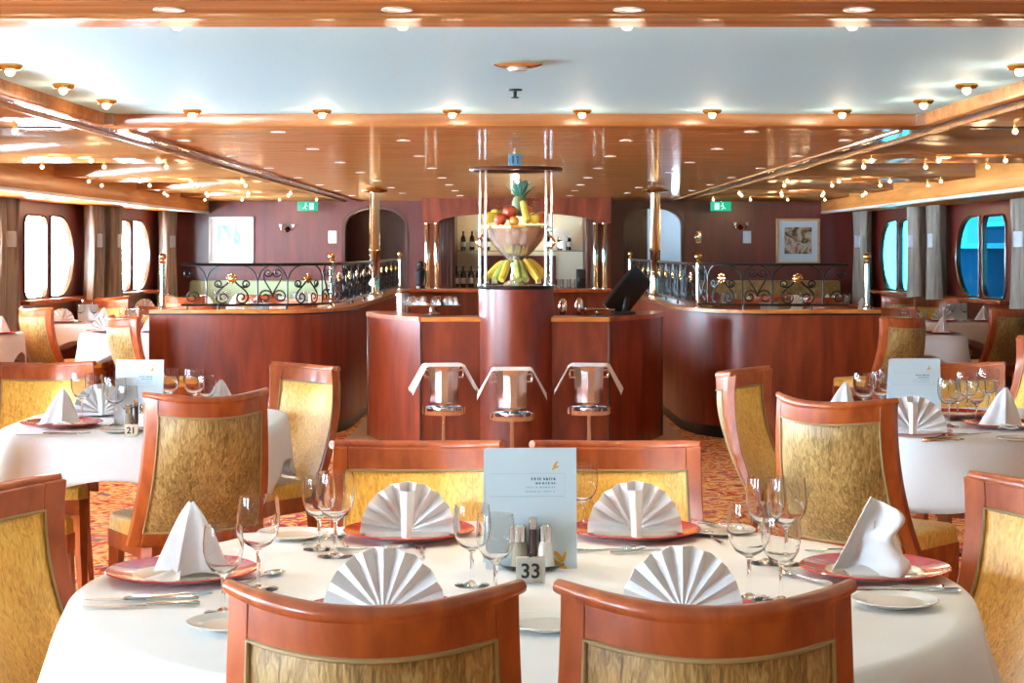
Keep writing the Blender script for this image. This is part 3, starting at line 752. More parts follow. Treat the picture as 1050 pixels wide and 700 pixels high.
for px, py, lab, mt in ((766, 243, 'pale blue notice pinned under the right sconce', 'paper_grey'), (716, 243, 'small brass plaque left of the right sconce', 'pale_brass'), (341, 243, 'small white plaque beside the left archway', 'white_china')):
    q = aty(px, py, FARY - .006); m = MB(); w = .05 if mt != 'pale_brass' else .035; m.box(-w, w, -.006, .006, -.075, .075, .002); tag(m.build('wall_plaque' if mt != 'paper_grey' else 'notice', mt, loc=q), lab, 'plaque')

# banquettes at the far wall
for sx, side, mt in ((-1, 'left', 'green_seat'), (1, 'right', 'gold_velvet')):
    a, b = sorted((sx * 2.2, sx * 3.95)); t = thing('banquette', 'upholstered banquette along the far wall, %s of the bar' % side, 'bench', ((a + b) / 2, FARY - .35, 0))
    w = (b - a) / 2
    m = MB(); m.box(-w, w, .14, .30, .45, 1.03, .03); m.build('backrest', mt, t)
    m = MB(); m.box(-w, w, -.25, .16, .32, .46, .03); m.build('seat', mt, t)
    m = MB(); m.box(-w, w, -.2, .3, 0, .32, .005); m.build('base', 'chair_wood', t)

# ================================================================== CHAIRS
def chair_builder():
    t = thing('dining_chair', '', 'chair')
    zb, zt = .40, .925
    def B(u, v, o):          # u -1..1, v 0..1, o>0 towards the rear
        hw = .2085 + .034 * (1 - v) ** 1.6; z = zb + (zt - zb) * v - .018 * (1 - u * u) * v
        y = -.40 + .20 * (1 - v) ** 2 + .12 * (.45 + .55 * v) * u * u
        return Vector((u * hw, y - o, z))
    def slab(u0, u1, v0, v1, o0, o1, nu, nv, m):
        m.warp(lambda a, b, k: B(u0 + (u1 - u0) * a, v0 + (v1 - v0) * b, o0 if k == 0 else o1), nu, nv)
    m = MB()
    slab(-1, -.84, 0, 1, -.018, .018, 3, 14, m); slab(.84, 1, 0, 1, -.018, .018, 3, 14, m)
    slab(-.84, .84, .885, 1, -.018, .018, 18, 3, m); slab(-.84, .84, 0, .10, -.018, .018, 18, 3, m)
    o = m.build('back_frame', 'chair_wood', t); bv = o.modifiers.new('b', 'BEVEL'); bv.width = .004; bv.segments = 2; bv.limit_method = 'ANGLE'; bv.angle_limit = 1.0
    m = MB(); m.tube([B(u / 12 * 1.02, 1, .005) + Vector((0, 0, .001)) for u in range(-12, 13)], .014, 10, radii=[.0105 + .005 * (1 - (u / 12) ** 4) for u in range(-12, 13)]); m.build('top_rail', 'chair_wood', t)
    # upholstery, slightly domed on both faces
    def pad(a, b, k):
        u = -.84 + 1.68 * a; v = .10 + .785 * b; dome = (1 - (2 * a - 1) ** 6) * (1 - (2 * b - 1) ** 6)
        return B(u, v, (.014 + .008 * dome) if k == 1 else (-.014 - .018 * dome if k == 0 else 0))
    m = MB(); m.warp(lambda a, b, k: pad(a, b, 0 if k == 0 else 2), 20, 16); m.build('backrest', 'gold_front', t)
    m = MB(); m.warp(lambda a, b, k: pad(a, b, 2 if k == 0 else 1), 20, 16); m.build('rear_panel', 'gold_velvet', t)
    m = MB()
    for s in (-1, 1):
        pts = [B(u, v, s * .0185) for u, v in [(-.84 + 1.68 * i / 16, .10) for i in range(17)] + [(.84, .10 + .785 * i / 12) for i in range(1, 13)] + [(.84 - 1.68 * i / 16, .885) for i in range(1, 17)] + [(-.84, .885 - .785 * i / 12) for i in range(1, 12)]]
        m.tube(pts + pts[:1], .004, 6, cap=False)
    m.build('piping', 'piping', t)
    def seat_out(g=0):
        P = [(-.19, -.14), (-.15, -.185), (0, -.20), (.15, -.185), (.19, -.14), (.235, .18), (.20, .225), (0, .245), (-.20, .225), (-.235, .18)]
        return [(x * (1 + g), y * (1 + g)) for x, y in P]
    m = MB(); m.prism(seat_out(0), .355, .415); m.build('seat_frame', 'chair_wood', t)
    m = MB(); m.prism(seat_out(-.02), .415, .475, .022); m.build('seat', 'gold_front', t)
    for s in (-1, 1):
        m = MB(); m.tube([(s * .20, .19, .36), (s * .205, .20, .2), (s * .215, .215, 0)], .02, 4, radii=[.03, .024, .017]); m.build('leg', 'chair_wood', t)
        m = MB(); m.tube([(s * .17, -.19, .40), (s * .175, -.20, .25), (s * .185, -.25, .1), (s * .19, -.30, 0)], .02, 4, radii=[.03, .026, .022, .018]); m.build('leg', 'chair_wood', t)
        m = MB(); m.tube([(s * .178, -.215, .17), (s * .207, .205, .17)], .010, 8); m.build('stretcher', 'chair_wood', t)
    m = MB(); m.tube([(-.19, 0, .17), (.19, 0, .17)], .010, 8); m.build('stretcher', 'chair_wood', t)
    return t
chair = Stamp(chair_builder)
def chair_back(px, py, facing, lab, group=None, z=.915):
    """place chair so the middle of its top edge shows at (px,py); facing = direction the sitter looks (deg, 90=away from camera)"""
    p = onz(px, py, z); a = math.radians(facing - 90)
    off = Matrix.Rotation(a, 3, 'Z') @ Vector((0, -.40, 0))
    return chair((p.x - off.x, p.y - off.y, 0), a, lab, group)
def chair_xy(x, y, facing, lab, group=None):
    a = math.radians(facing - 90); off = Matrix.Rotation(a, 3, 'Z') @ Vector((0, -.40, 0))
    return chair((x - off.x, y - off.y, 0), a, lab, group)

# near table
chair_xy(-.203, 2.425, 90, 'gold-backed wooden chair at the near edge of the big round table, left of two')
chair_xy(.275, 2.425, 90, 'gold-backed wooden chair at the near edge of the big round table, right of two')
chair_xy(-.245, 4.50, -90, 'wooden chair with gold inner back across the big round table, behind the left fan napkin')
chair_xy(.255, 4.50, -90, 'wooden chair with gold inner back across the big round table, behind the right fan napkin')
chair_xy(-1.12, 3.56, -8, 'wooden chair cut by the left photo edge, at the left of the big round table')
chair_xy(1.13, 3.60, 188, 'wooden chair cut by the right photo edge, at the right of the big round table')
# left table 21
chair_xy(-1.00, 5.86, 115, 'gold-backed chair turned away, between the big round table and table 21')
chair_xy(-.80, 7.40, 225, 'wooden chair at the right side of table 21, facing it')
chair_xy(-2.02, 7.58, -82, 'wooden chair at the left back of table 21 with lit gold inner back')
chair_xy(-2.16, 5.95, 40, 'wooden chair at the left front of table 21, cut by the photo edge')
# right table
chair_xy(.985, 5.66, 54, 'gold-backed chair turned away, between the big round table and the right-hand table')
chair_xy(.84, 7.08, -28, 'wooden chair seen from the side at the left of the right-hand table')
chair_xy(1.86, 7.55, -86, 'wooden chair behind the menu card of the right-hand table')
chair_xy(2.98, 9.6, 200, 'chair cut by the right photo edge beyond the right-hand table')

# ================================================================== TABLES + CLOTHS
def supere(a, b, p, th):
    c, s = math.cos(th), math.sin(th)
    r = (abs(c / a) ** p + abs(s / b) ** p) ** (-1 / p); return r * c, r * s
def cloth(cx, cy, a, b, p, dropf, folds, lab, flare=.14, group=None, n=144, seed=1, amp=.035, rz=0):
    rnd = random.Random(seed); ph = [rnd.uniform(0, 6.28) for _ in range(4)]
    m = MB(); bm = m.bm; c = bm.verts.new((0, 0, .754)); rings = []
    def wave(th): return .55 * math.sin(folds * th + ph[0]) + .3 * math.sin(folds * 1.7 // 1 * th + ph[1]) + .15 * math.sin((folds * 2 + 3) * th + ph[2])
    for q in (.3, .6, .85, .96, 1.0):
        rings.append([bm.verts.new((*[w * q for w in supere(a, b, p, 2 * PI * i / n)], .754 + .0015 * math.sin(7 * q + 3 * i * 2 * PI / n))) for i in range(n)])
    nt_ = 10
    for k in range(1, nt_ + 1):
        t = k / nt_; row = []
        for i in range(n):
            th = 2 * PI * i / n; x, y = supere(a, b, p, th); r = math.hypot(x, y); d = dropf(th)
            e = .012 * min(1, k * .8) + flare * d * t + amp * (t ** 1.2) * wave(th) * min(1, d / .2) 
            rr = (r + max(e, .006)) / r
            row.append(bm.verts.new((x * rr, y * rr, .754 - .008 * min(1, k) - (d - .008) * t)))
        rings.append(row)
    for i in range(n): bm.faces.new((c, rings[0][i], rings[0][(i + 1) % n]))
    for A, B in zip(rings, rings[1:]):
        for i in range(n): bm.faces.new((A[i], B[i], B[(i + 1) % n], A[(i + 1) % n]))
    o = m.build('tablecloth', 'linen', loc=(cx, cy, 0), angle=180); o.rotation_euler = (0, 0, rz); tag(o, lab, 'tablecloth', group)
    s = o.modifiers.new('s', 'SOLIDIFY'); s.thickness = .002; s.offset = -1
    return o
def table(cx, cy, a, b, p, lab, group=None, rz=0):
    t = thing('dining_table', lab, 'table', (cx, cy, 0), rz, group)
    P = [supere(a - .012, b - .012, p, 2 * PI * i / 64) for i in range(64)]
    m = MB(); m.prism(P, .715, .745); m.build('tabletop', 'dark_wood', t)
    m = MB(); m.lathe([(0, .05), (.06, .05), (.05, .12), (.045, .6), (.09, .715), (0, .715)], 20); m.build('pedestal', 'dark_wood', t)
    m = MB()
    for k in range(4): q = PI / 4 + PI / 2 * k; m.tube([(0, 0, .08), (.16 * math.cos(q), .16 * math.sin(q), .06), (.28 * math.cos(q), .28 * math.sin(q), .02)], .025, 8, radii=[.035, .028, .018])
    m.build('feet', 'dark_wood', t)
    return t
def sq_drop(L, a, b, p, rot=0, mx=.5):
    def f(th):
        x, y = supere(a, b, p, th); r = math.hypot(x, y); q = th + rot
        return max(.08, min(mx, L / max(abs(math.cos(q)), abs(math.sin(q))) - r))
    return f
T0 = (.012, 3.42); R0 = .86
table(*T0, R0, R0, 2, 'big round dining table nearest the viewer, under a white cloth')
cloth(*T0, R0, R0, 2, lambda th: .265 + .02 * math.sin(4 * th), 13, 'white tablecloth on the big round table nearest the viewer', .16, seed=3, amp=.062, n=220)
T1 = (-1.40, 6.74); table(*T1, .50, .62, 3.2, 'table 21 on the left, under a white cloth with hanging corners')
cloth(*T1, .50, .62, 3.2, lambda th: .145 + .125 * abs(math.sin(2 * th)) ** 2.2, 8, 'white tablecloth on table 21 at the left', .10, seed=8, amp=.022)
T2 = (1.92, 6.73); table(*T2, .70, .60, 2.6, 'table on the right with menu card and many glasses, under a white cloth')
cloth(*T2, .70, .60, 2.6, lambda th: .20 + .075 * abs(math.sin(2 * th)) ** 2, 9, 'white tablecloth on the table at the right photo edge', .12, seed=4, amp=.04)
TZ = .7555

# ---- tableware
def plate_b():
    t = thing('plate', '', 'plate')
    m = MB(); m.lathe([(.098, .010), (.125, .014), (.150, .020), (.152, .018), (.128, .009), (.095, .002), (.095, .008), (.098, .010)], 48); m.build('rim', 'red_rim', t)
    m = MB(); m.lathe([(0, 0), (.094, .001), (.098, .006), (.099, .0105), (.092, .0105), (.082, .007), (0, .006)], 48); m.build('well', 'china', t)
    return t
plate = Stamp(plate_b)
def bplate_b():
    t = thing('bread_plate', '', 'plate')
    m = MB(); m.lathe([(0, 0), (.045, 0), (.050, .003), (.052, .007), (.048, .007), (0, .004)], 40); m.build('well', 'china', t)
    m = MB(); m.lathe([(.050, .003), (.078, .010), (.080, .012), (.078, .013), (.052, .007), (.050, .003)], 40); m.build('rim', 'white_china', t)
    return t
bplate = Stamp(bplate_b)
def fan_b():
    R = .108; n = 96; pl = 10
    def f(u, v, k):
        th = PI * (-.06 + 1.12 * u); r = .012 + (R - .012) * v
        zig = (2 * abs((u * pl) % 1 - .5) - .5) * .026 * v
        x = -r * math.cos(th); z = r * math.sin(th) * 1.06 + .008
        return Vector((x, zig + .02 * (1 - v) + (.0035 if k else 0), max(z, .002)))
    t = thing('fan_napkin', '', 'napkin')
    m = MB(); m.warp(f, n, 10); m.build('fan', 'napkin', t, angle=60)
    m = MB()
    def g(u, v, k):
        return Vector(((u - .5) * (.022 + .012 * v), -.020 - .035 * (1 - v) ** 1.5 + (.004 if k else 0) + .004 * math.cos(u * 6.3), .004 + .100 * v))
    m.warp(g, 6, 8); m.build('centre_fold', 'napkin', t)
    def h(u, v, k): return Vector(((u - .5) * .19, -.018 + .045 * v, .001 + (.012 if k else 0) * (1 - v * .6)))
    m = MB(); m.warp(h, 12, 3); m.build('base_fold', 'napkin', t)
    return t
fan = Stamp(fan_b)
def cone_b():      # pointed napkin: two wings leaning to a peak
    t = thing('peaked_napkin', '', 'napkin')
    def wing(s):
        def f(u, v, k):
            w = (1 - v) ** .85
            x = s * (.066 * u * w + .010 * u); y = -.035 * w + .075 * u * w * (.6 + .4 * u) + .014 * math.sin(u * 5) * w
            z = .004 + .125 * v + .004 * math.sin(u * 4)
            return Vector((x + .010 * v, y + (.004 if k else 0), z))
        return f
    m = MB(); m.warp(wing(1), 12, 12); m.warp(wing(-1), 12, 12); m.build('wings', 'napkin', t)
    def g(u, v, k): return Vector(((u - .5) * (.02 + .05 * v) - .005, -.03 - .055 * v + (.0 if k else .001), .004 + .006 * (1 - v) + (.004 if k else 0) + .003 * math.sin(u * 7)))
    m = MB(); m.warp(g, 8, 6); m.build('tail', 'napkin', t)
    def b(u, v, k):
        a = PI * (.05 + .9 * u); r = .058 * (1 - v) ** .8
        return Vector((r * math.cos(a) + .010 * v, .03 * (1 - v) + r * .5 * math.sin(a), .004 + .12 * v - (.004 if k else 0)))
    m = MB(); m.warp(b, 12, 8); m.build('back_fold', 'napkin', t)
    return t
cone = Stamp(cone_b)
def bishop_b():    # upright sail-like napkin with rolled right edge
    t = thing('sail_napkin', '', 'napkin')
    def f(u, v, k):
        wl = .052 * (1 - v) + .014; wr = .050 - .028 * v + .014 * math.sin(v * 9)
        x = -wl + (wl + wr) * u - .01 + .018 * v
        y = -.03 + .05 * math.sin(u * PI * 1.6 + .3) * (1 - .4 * v)
        return Vector((x, y + (.004 if k else 0), .004 + (.135 - .02 * u) * v))
    m = MB(); m.warp(f, 18, 16); m.build('sail', 'napkin', t)
    def g(u, v, k):
        a = -1.2 + 4.2 * u; r = .028 - .012 * v
        return Vector((.032 - .02 * v + r * math.cos(a), -.03 + r * math.sin(a) + (.003 if k else 0), .004 + .09 * v))
    m = MB(); m.warp(g, 14, 8); m.build('roll', 'napkin', t)
    def h(u, v, k): return Vector((-.05 + .12 * u, -.05 + .05 * v, .002 + .012 * math.sin(PI * u) * v + (.004 if k else 0)))
    m = MB(); m.warp(h, 12, 4); m.build('tail', 'napkin', t)
    return t
bishop = Stamp(bishop_b)
def glass_b(h, r, name='wine_glass'):
    def fn():
        t = thing(name, '', 'glass'); s = h * .44; th = .0012
        o = [(r * .22, s), (r * .62, s + (h - s) * .10), (r * .88, s + (h - s) * .27), (r * .99, s + (h - s) * .48), (r, s + (h - s) * .64), (r * .95, s + (h - s) * .85), (r * .91, h)]
        i = [(r * .91 - th, h), (r * .95 - th, s + (h - s) * .85), (r - th, s + (h - s) * .64), (r * .99 - th, s + (h - s) * .48), (r * .88 - th, s + (h - s) * .27), (r * .60, s + (h - s) * .12), (r * .2, s + .005), (0, s + .004)]
        m = MB(); m.lathe([(0, 0), (r * .92, 0), (r * .93, .0015), (r * .4, .004), (.0042, .010), (.0035, s * .5), (.0042, s - .006)] + o + i, 32); m.build('goblet', 'glass', t, angle=55)
        return t
    return fn
big = Stamp(glass_b(.180, .042)); small = Stamp(glass_b(.158, .037)); 
def knife_b():
    t = thing('knife', '', 'knife')
    m = MB(); m.warp(lambda u, v, k: Vector((.0 + (u) * .115, (v - .5) * .018 * (1 - u ** 4 * .8) , .002 + (.0014 if k else 0))), 10, 3); m.build('blade', 'steel', t)
    m = MB(); m.tube([(0, 0, .004), (-.03, 0, .005), (-.09, 0, .005), (-.098, 0, .005)], .005, 8, radii=[.003, .0042, .0058, .004]); m.build('handle', 'steel', t); return t
def fork_b():
    t = thing('fork', '', 'fork')
    m = MB(); m.tube([(0, 0, .006), (-.05, 0, .004), (-.10, 0, .005), (-.115, 0, .005)], .003, 8, radii=[.0026, .003, .0055, .003]); m.build('handle', 'steel', t)
    m = MB()
    for k in range(4): y = (k - 1.5) * .0058; m.tube([(0, y * .3, .006), (.018, y, .003), (.05, y, .006)], .0015, 5)
    m.build('tines', 'steel', t); return t
def spoon_b():
    t = thing('spoon', '', 'spoon')
    m = MB(); m.tube([(0, 0, .006), (-.05, 0, .004), (-.10, 0, .005), (-.115, 0, .005)], .003, 8, radii=[.0026, .003, .0055, .003]); m.build('handle', 'steel', t)
    m = MB(); m.lathe([(0, .001), (.010, .002), (.018, .008), (.017, .009), (.009, .004), (0, .003)], 18, (.024, 0, 0), sx=1.5); m.build('spoon_bowl', 'steel', t); return t
knife = Stamp(knife_b); fork = Stamp(fork_b); spoon = Stamp(spoon_b)
def lay(st, px, py, rot, lab, dz=0, group=None, sc=1):
    p = onz(px, py, TZ); return st((p.x, p.y, TZ + dz), math.radians(rot), lab, group, sc)

# --- big round table
lay(plate, 420, 550, 0, 'red-rimmed plate under the back-left fan napkin on the big round table')
lay(plate, 651, 549, 0, 'red-rimmed plate under the back-right fan napkin on the big round table')
lay(plate, 187, 592, 0, 'red-rimmed plate at the left seat of the big round table')
lay(plate, 897, 589, 0, 'red-rimmed plate at the right seat of the big round table')
lay(plate, 394, 635, 0, 'red-rimmed plate hidden behind the near left chair on the big round table')
lay(plate, 699, 635, 0, 'red-rimmed plate hidden behind the near right chair on the big round table')
lay(fan, 418, 553, 0, 'white pleated fan napkin at the back left of the big round table', .008)
lay(fan, 651, 552, 0, 'white pleated fan napkin at the back right of the big round table', .008)
lay(fan, 394, 636, 180, 'shaded fan napkin behind the near left chair top', .008)
lay(fan, 699, 634, 180, 'shaded fan napkin behind the near right chair top', .008)
lay(cone, 190, 594, -15, 'white peaked napkin on the left plate of the big round table', .007, sc=1.12)
lay(bishop, 893, 590, 5, 'white sail-shaped napkin on the right plate of the big round table', .007, sc=1.12)
for st, px, py, lab in (
    (big, 344, 570, 'wine glass left of the back-left plate, nearer of the two'), (small, 327, 563, 'smaller glass left of the back-left plate, farther of the two'),
    (big, 265, 604, 'tall wine glass right of the left plate, behind the peaked napkin glass'), (small, 229, 628, 'wine glass standing before the left plate rim'),
    (small, 484, 600, 'wine glass left of the condiment set, left of the pair'), (small, 508, 613, 'wine glass left of the condiment set, nearer of the pair'),
    (big, 768, 613, 'wine glass at the right of the table, nearest and leftmost of four'), (small, 801, 616, 'wine glass at the right of the table, nearest on the right of four'),
    (big, 785, 577, 'tall wine glass at the right of the table, back left of four'), (big, 807, 578, 'tall wine glass at the right of the table, back right of four'),
    (small, 597, 545, 'wine glass half hidden behind the menu card')):
    lay(st, px, py, 0, lab)
lay(bplate, 238, 643, 0, 'bread plate half hidden behind the near left chair top'); lay(bplate, 562, 643, 0, 'bread plate seen between the two near chairs')
lay(bplate, 918, 620, 0, 'bread plate in front of the right red-rimmed plate'); lay(bplate, 741, 547, 0, 'bread plate at the back right edge of the big round table')
lay(bplate, 300, 551, 0, 'bread plate at the back left edge of the big round table')
lay(knife, 150, 616, 180, 'knife in front of the left plate, farther of the two'); lay(knife, 150, 622, 184, 'knife in front of the left plate, nearer of the two')
lay(fork, 190, 612, 20, 'fork just in front of the left plate')
lay(spoon, 274, 592, 60, 'spoon between the left plate and the tall wine glass')
lay(spoon, 341, 553, 60, 'spoon behind the back-left glasses'); lay(fork, 352, 556, 100, 'fork left of the back-left plate')
lay(fork, 432, 566, 95, 'fork in front of the back-left plate'); lay(spoon, 392, 564, 10, 'spoon in front of the back-left plate')
lay(spoon, 640, 565, 10, 'spoon in front of the back-right plate'); lay(fork, 677, 566, 15, 'fork in front of the back-right plate')
lay(knife, 735, 544, 120, 'knife resting by the back-right bread plate', .012); lay(spoon, 727, 551, 100, 'spoon right of the back-right plate')
lay(fork, 848, 566, 200, 'fork behind the right plate'); lay(spoon, 816, 592, 120, 'spoon left of the right plate')
lay(knife, 915, 611, 180, 'butter knife across the right bread plate', .013); lay(knife, 932, 607, 175, 'knife with handle near the right cloth edge')

def textmesh(body, size, ext=.0006):
    cu = bpy.data.curves.new('digits', 'FONT'); cu.body = body; cu.size = size; cu.extrude = ext; cu.align_x = 'CENTER'; cu.align_y = 'CENTER'; cu.offset = size * .02
    o = bpy.data.objects.new('digits', cu); C.objects.link(o); bpy.context.view_layer.update()
    dg = bpy.context.evaluated_depsgraph_get(); me = bpy.data.meshes.new_from_object(o.evaluated_get(dg)); bpy.data.objects.remove(o); return me
def sign(px, py, txt, lab, sc=1, mat='steel'):
    p = onz(px, py, TZ); t = thing('number_sign', lab, 'sign', tuple(p)); w, h = .029 * sc, .052 * sc
    m = MB(); m.box(-w, w, -.008, .008, .001, h, .002); m.build('block', mat, t)
    me = textmesh(txt, .040 * sc); me.materials.append(M['black']); o = bpy.data.objects.new('digits', me); C.objects.link(o); o.parent = t; o.rotation_euler = (PI / 2, 0, 0); o.location = (0, -.0092, h * .48)
    m = MB(); m.tube([(0, 0, h), (0, 0, h + .008)], .003, 8); m.build('clip', 'black', t)
sgn_plate = flat('sign_plate', (.46, .44, .38), .45, metal=.3)
sign(544, 598, '33', 'metal table number sign reading 33 on the big round table', mat=sgn_plate)
def caddy(px, py, where, sc=1):
    p = onz(px, py, TZ); t = thing('condiment_tray', 'glass condiment tray %s' % where, 'tray', tuple(p))
    m = MB(); m.lathe([(0, 0), (.05, 0), (.066, .010), (.068, .012), (.064, .012), (.048, .004), (0, .004)], 32, sx=1.0, sy=.55); m.build('dish', 'glass', t)
    for dx, nm, mt in ((-.024, 'pepper_shaker', 'pepper'), (.028, 'salt_shaker', 'salt')):
        q = thing(nm, '%s with steel cap %s' % (nm.replace('_', ' '), where), 'shaker', (p.x + dx, p.y, p.z + .005))
        m = MB(); m.lathe([(0, 0), (.019, 0), (.020, .006), (.015, .045), (.012, .055), (0, .055)], 18); m.build('jar', 'white_china' if mt == 'salt' else 'pepper', q)
        m = MB(); m.lathe([(0, .054), (.0135, .054), (.0135, .085), (.010, .089), (0, .09)], 18); m.build('cap', 'steel', q)
    q = thing('toothpick_holder', 'slim dark pick holder between the shakers %s' % where, 'holder', (p.x + .003, p.y - .004, p.z + .005))
    m = MB(); m.lathe([(0, 0), (.008, 0), (.008, .08), (0, .08)], 14); m.build('tube', 'dark_wood', q)
    m = MB(); m.lathe([(0, .08), (.009, .08), (.009, .104), (0, .106)], 14); m.build('cap', 'steel', q)
caddy(545, 584, 'behind the 33 sign')
def menu(px, py, w, h, lab, rz=0, Y=None):
    p = onz(px, py, TZ); t = thing('menu_card', lab, 'menu', tuple(p), rz)
    m = MB(); m.box(-w / 2, w / 2, -.001, .001, 0, h); o = m.build('front_cover', 'paper', t, smooth=False); o.rotation_euler = (-.08, 0, 0)
    m = MB(); m.box(-w / 2, w / 2 - .01, -.001, .001, 0, h + .004); b = m.build('back_cover', 'paper', t, smooth=False); b.rotation_euler = (.22, 0, 0); b.location = (-.004, .085, -.002)
    def ln(nm, mt, x0, x1, z0, z1): m = MB(); m.box(x0 * w, x1 * w, -.0022, -.0011, z0 * h, z1 * h); return m.build(nm, mt, o, smooth=False)
    m = MB()
    for x0, x1, z0, z1 in ((-.46, .37, .595, .6), (-.46, .37, .785, .788), (.367, .37, .595, .788)): m.box(x0 * w, x1 * w, -.0016, -.0011, z0 * h, z1 * h)
    m.build('ruled_box', 'hairline', o, smooth=False)
    rr = random.Random(5)
    for z, x0, mt, hh in ((.742, .0, 'ink', .024), (.706, .05, 'ink', .018), (.672, -.06, 'pale_ink', .014), (.638, -.06, 'pale_ink', .012)):
        m = MB(); x = x0
        while x < .27:
            ww = rr.uniform(.018, .034); m.box(x * w, (x + ww * .45) * w, -.0018, -.0011, (z - hh / 2) * h, (z + hh / 2) * h)
            m.box(x * w, (x + ww * .8) * w, -.0018, -.0011, (z - hh * .2 + rr.uniform(-.3, .3) * hh) * h, (z + hh * .12) * h); x += ww + (.015 if rr.random() < .12 else .004)
        m.build('text_line', mt, o, smooth=False)
    def leaf(cx, cz, l, a, m):
        P = [(math.cos(q) * l * .5, math.sin(q) * l * .17) for q in [2 * PI * i / 12 for i in range(12)]]
        vs = [m.bm.verts.new((cx * w + x * math.cos(a) - z * math.sin(a), -.0016, cz * h + x * math.sin(a) + z * math.cos(a))) for x, z in P]; m.bm.faces.new(vs)
    m = MB(); leaf(.27, .865, .014, .9, m); leaf(.255, .835, .014, .8, m); leaf(.285, .838, .010, .5, m); m.build('emblem', 'gold_ink', o, smooth=False)
    m = MB(); leaf(.30, .10, .030, -.9, m); leaf(.25, .06, .030, -.7, m); leaf(.36, .10, .022, 1.3, m); leaf(.32, .03, .03, -.5, m); m.build('leaf_print', 'gold_ink', o, smooth=False)
    ln('grey_panel', 'paper_grey', .20, .5, .16, .46) if False else None
    ln('bottom_line', 'gold_ink', .2, .5, .004, .008)
    return t
menu(545, 583, .188, .248, 'large pale blue menu card standing behind the 33 sign', .04)
# --- table 21
lay(plate, 63, 437, 0, 'red-rimmed plate at the left front of table 21'); lay(cone, 62, 437, 20, 'white peaked napkin at the left front of table 21', .007)
lay(plate, 98, 424, 0, 'red-rimmed plate at the left middle of table 21'); lay(fan, 104, 427, 15, 'white fan napkin before the menu on table 21', .007)
lay(plate, 222, 427, 0, 'red-rimmed plate on table 21 hidden behind the chair top'); lay(cone, 224, 425, 0, 'white peaked napkin showing above the chair top at table 21', .007)
lay(plate, 190, 436, 0, 'red-rimmed plate at the right front of table 21'); lay(bplate, 122, 443, 0, 'bread plate at the near edge of table 21'); lay(bplate, 165, 441, 0, 'bread plate beside the 21 sign'); 
for st, px, py, lab in ((big, 84, 430, 'wine glass leftmost on table 21'), (small, 97, 425, 'wine glass behind the fan napkin on table 21'), (big, 118, 436, 'wine glass before the left edge of the menu on table 21'), (small, 131, 440, 'small glass before the menu on table 21'),
                        (big, 173, 424, 'wine glass at the right edge of the menu on table 21'), (big, 199, 425, 'wine glass above the chair top at table 21, left of the napkin'), (small, 212, 426, 'small glass above the chair top at table 21, touching the napkin')):
    lay(st, px, py, 0, lab)
menu(142, 436, .182, .245, 'pale menu card standing on table 21', -.05); caddy(139, 440, 'on table 21'); sign(135, 447, '21', 'small cream table number sign reading 21', .8, flat('sign_cream', (.7, .6, .42), .5))
lay(fork, 78, 445, 10, 'fork in front of the left front plate of table 21'); lay(knife, 50, 446, 185, 'knife in front of the left front plate of table 21')
# --- right table
lay(plate, 932, 446, 0, 'red-rimmed plate under the fan napkin on the right-hand table'); lay(fan, 936, 447, -12, 'white fan napkin before the menu of the right-hand table', .007, sc=1.1)
lay(plate, 1030, 438, 0, 'red-rimmed plate at the right photo edge'); lay(cone, 1028, 440, 0, 'white peaked napkin at the right photo edge', .007, sc=1.1)
lay(plate, 866, 429, 0, 'red-rimmed plate hidden behind the chair at the right-hand table'); lay(cone, 865, 428, 20, 'white peaked napkin showing above the chair top at the right-hand table', .007)
lay(plate, 975, 427, 0, 'red-rimmed plate behind the glasses of the right-hand table')
for st, px, py, lab in ((big, 886, 430, 'wine glass left of the right-hand menu, leftmost'), (big, 904, 428, 'wine glass left of the right-hand menu, beside the leftmost'), (big, 911, 425, 'wine glass touching the left edge of the right-hand menu'),
                        (big, 973, 437, 'wine glass nearest right of the right-hand menu'), (small, 982, 431, 'small glass second right of the right-hand menu'), (big, 992, 428, 'wine glass in the middle of the cluster right of the menu'), (small, 1001, 433, 'small glass among the cluster right of the menu'), (big, 1014, 424, 'wine glass farthest right of the cluster on the right-hand table')):
    lay(st, px, py, 0, lab)
menu(940, 434, .190, .245, 'cream menu card standing on the right-hand table', .05); caddy(945, 438, 'on the right-hand table')
lay(bplate, 1046, 452, 0, 'bread plate at the front edge of the right-hand table')
lay(fork, 975, 452, 20, 'fork beside the fan napkin on the right-hand table'); lay(spoon, 968, 449, 40, 'spoon beside the fan napkin on the right-hand table'); lay(knife, 992, 446, 30, 'knife in the middle of the right-hand table')

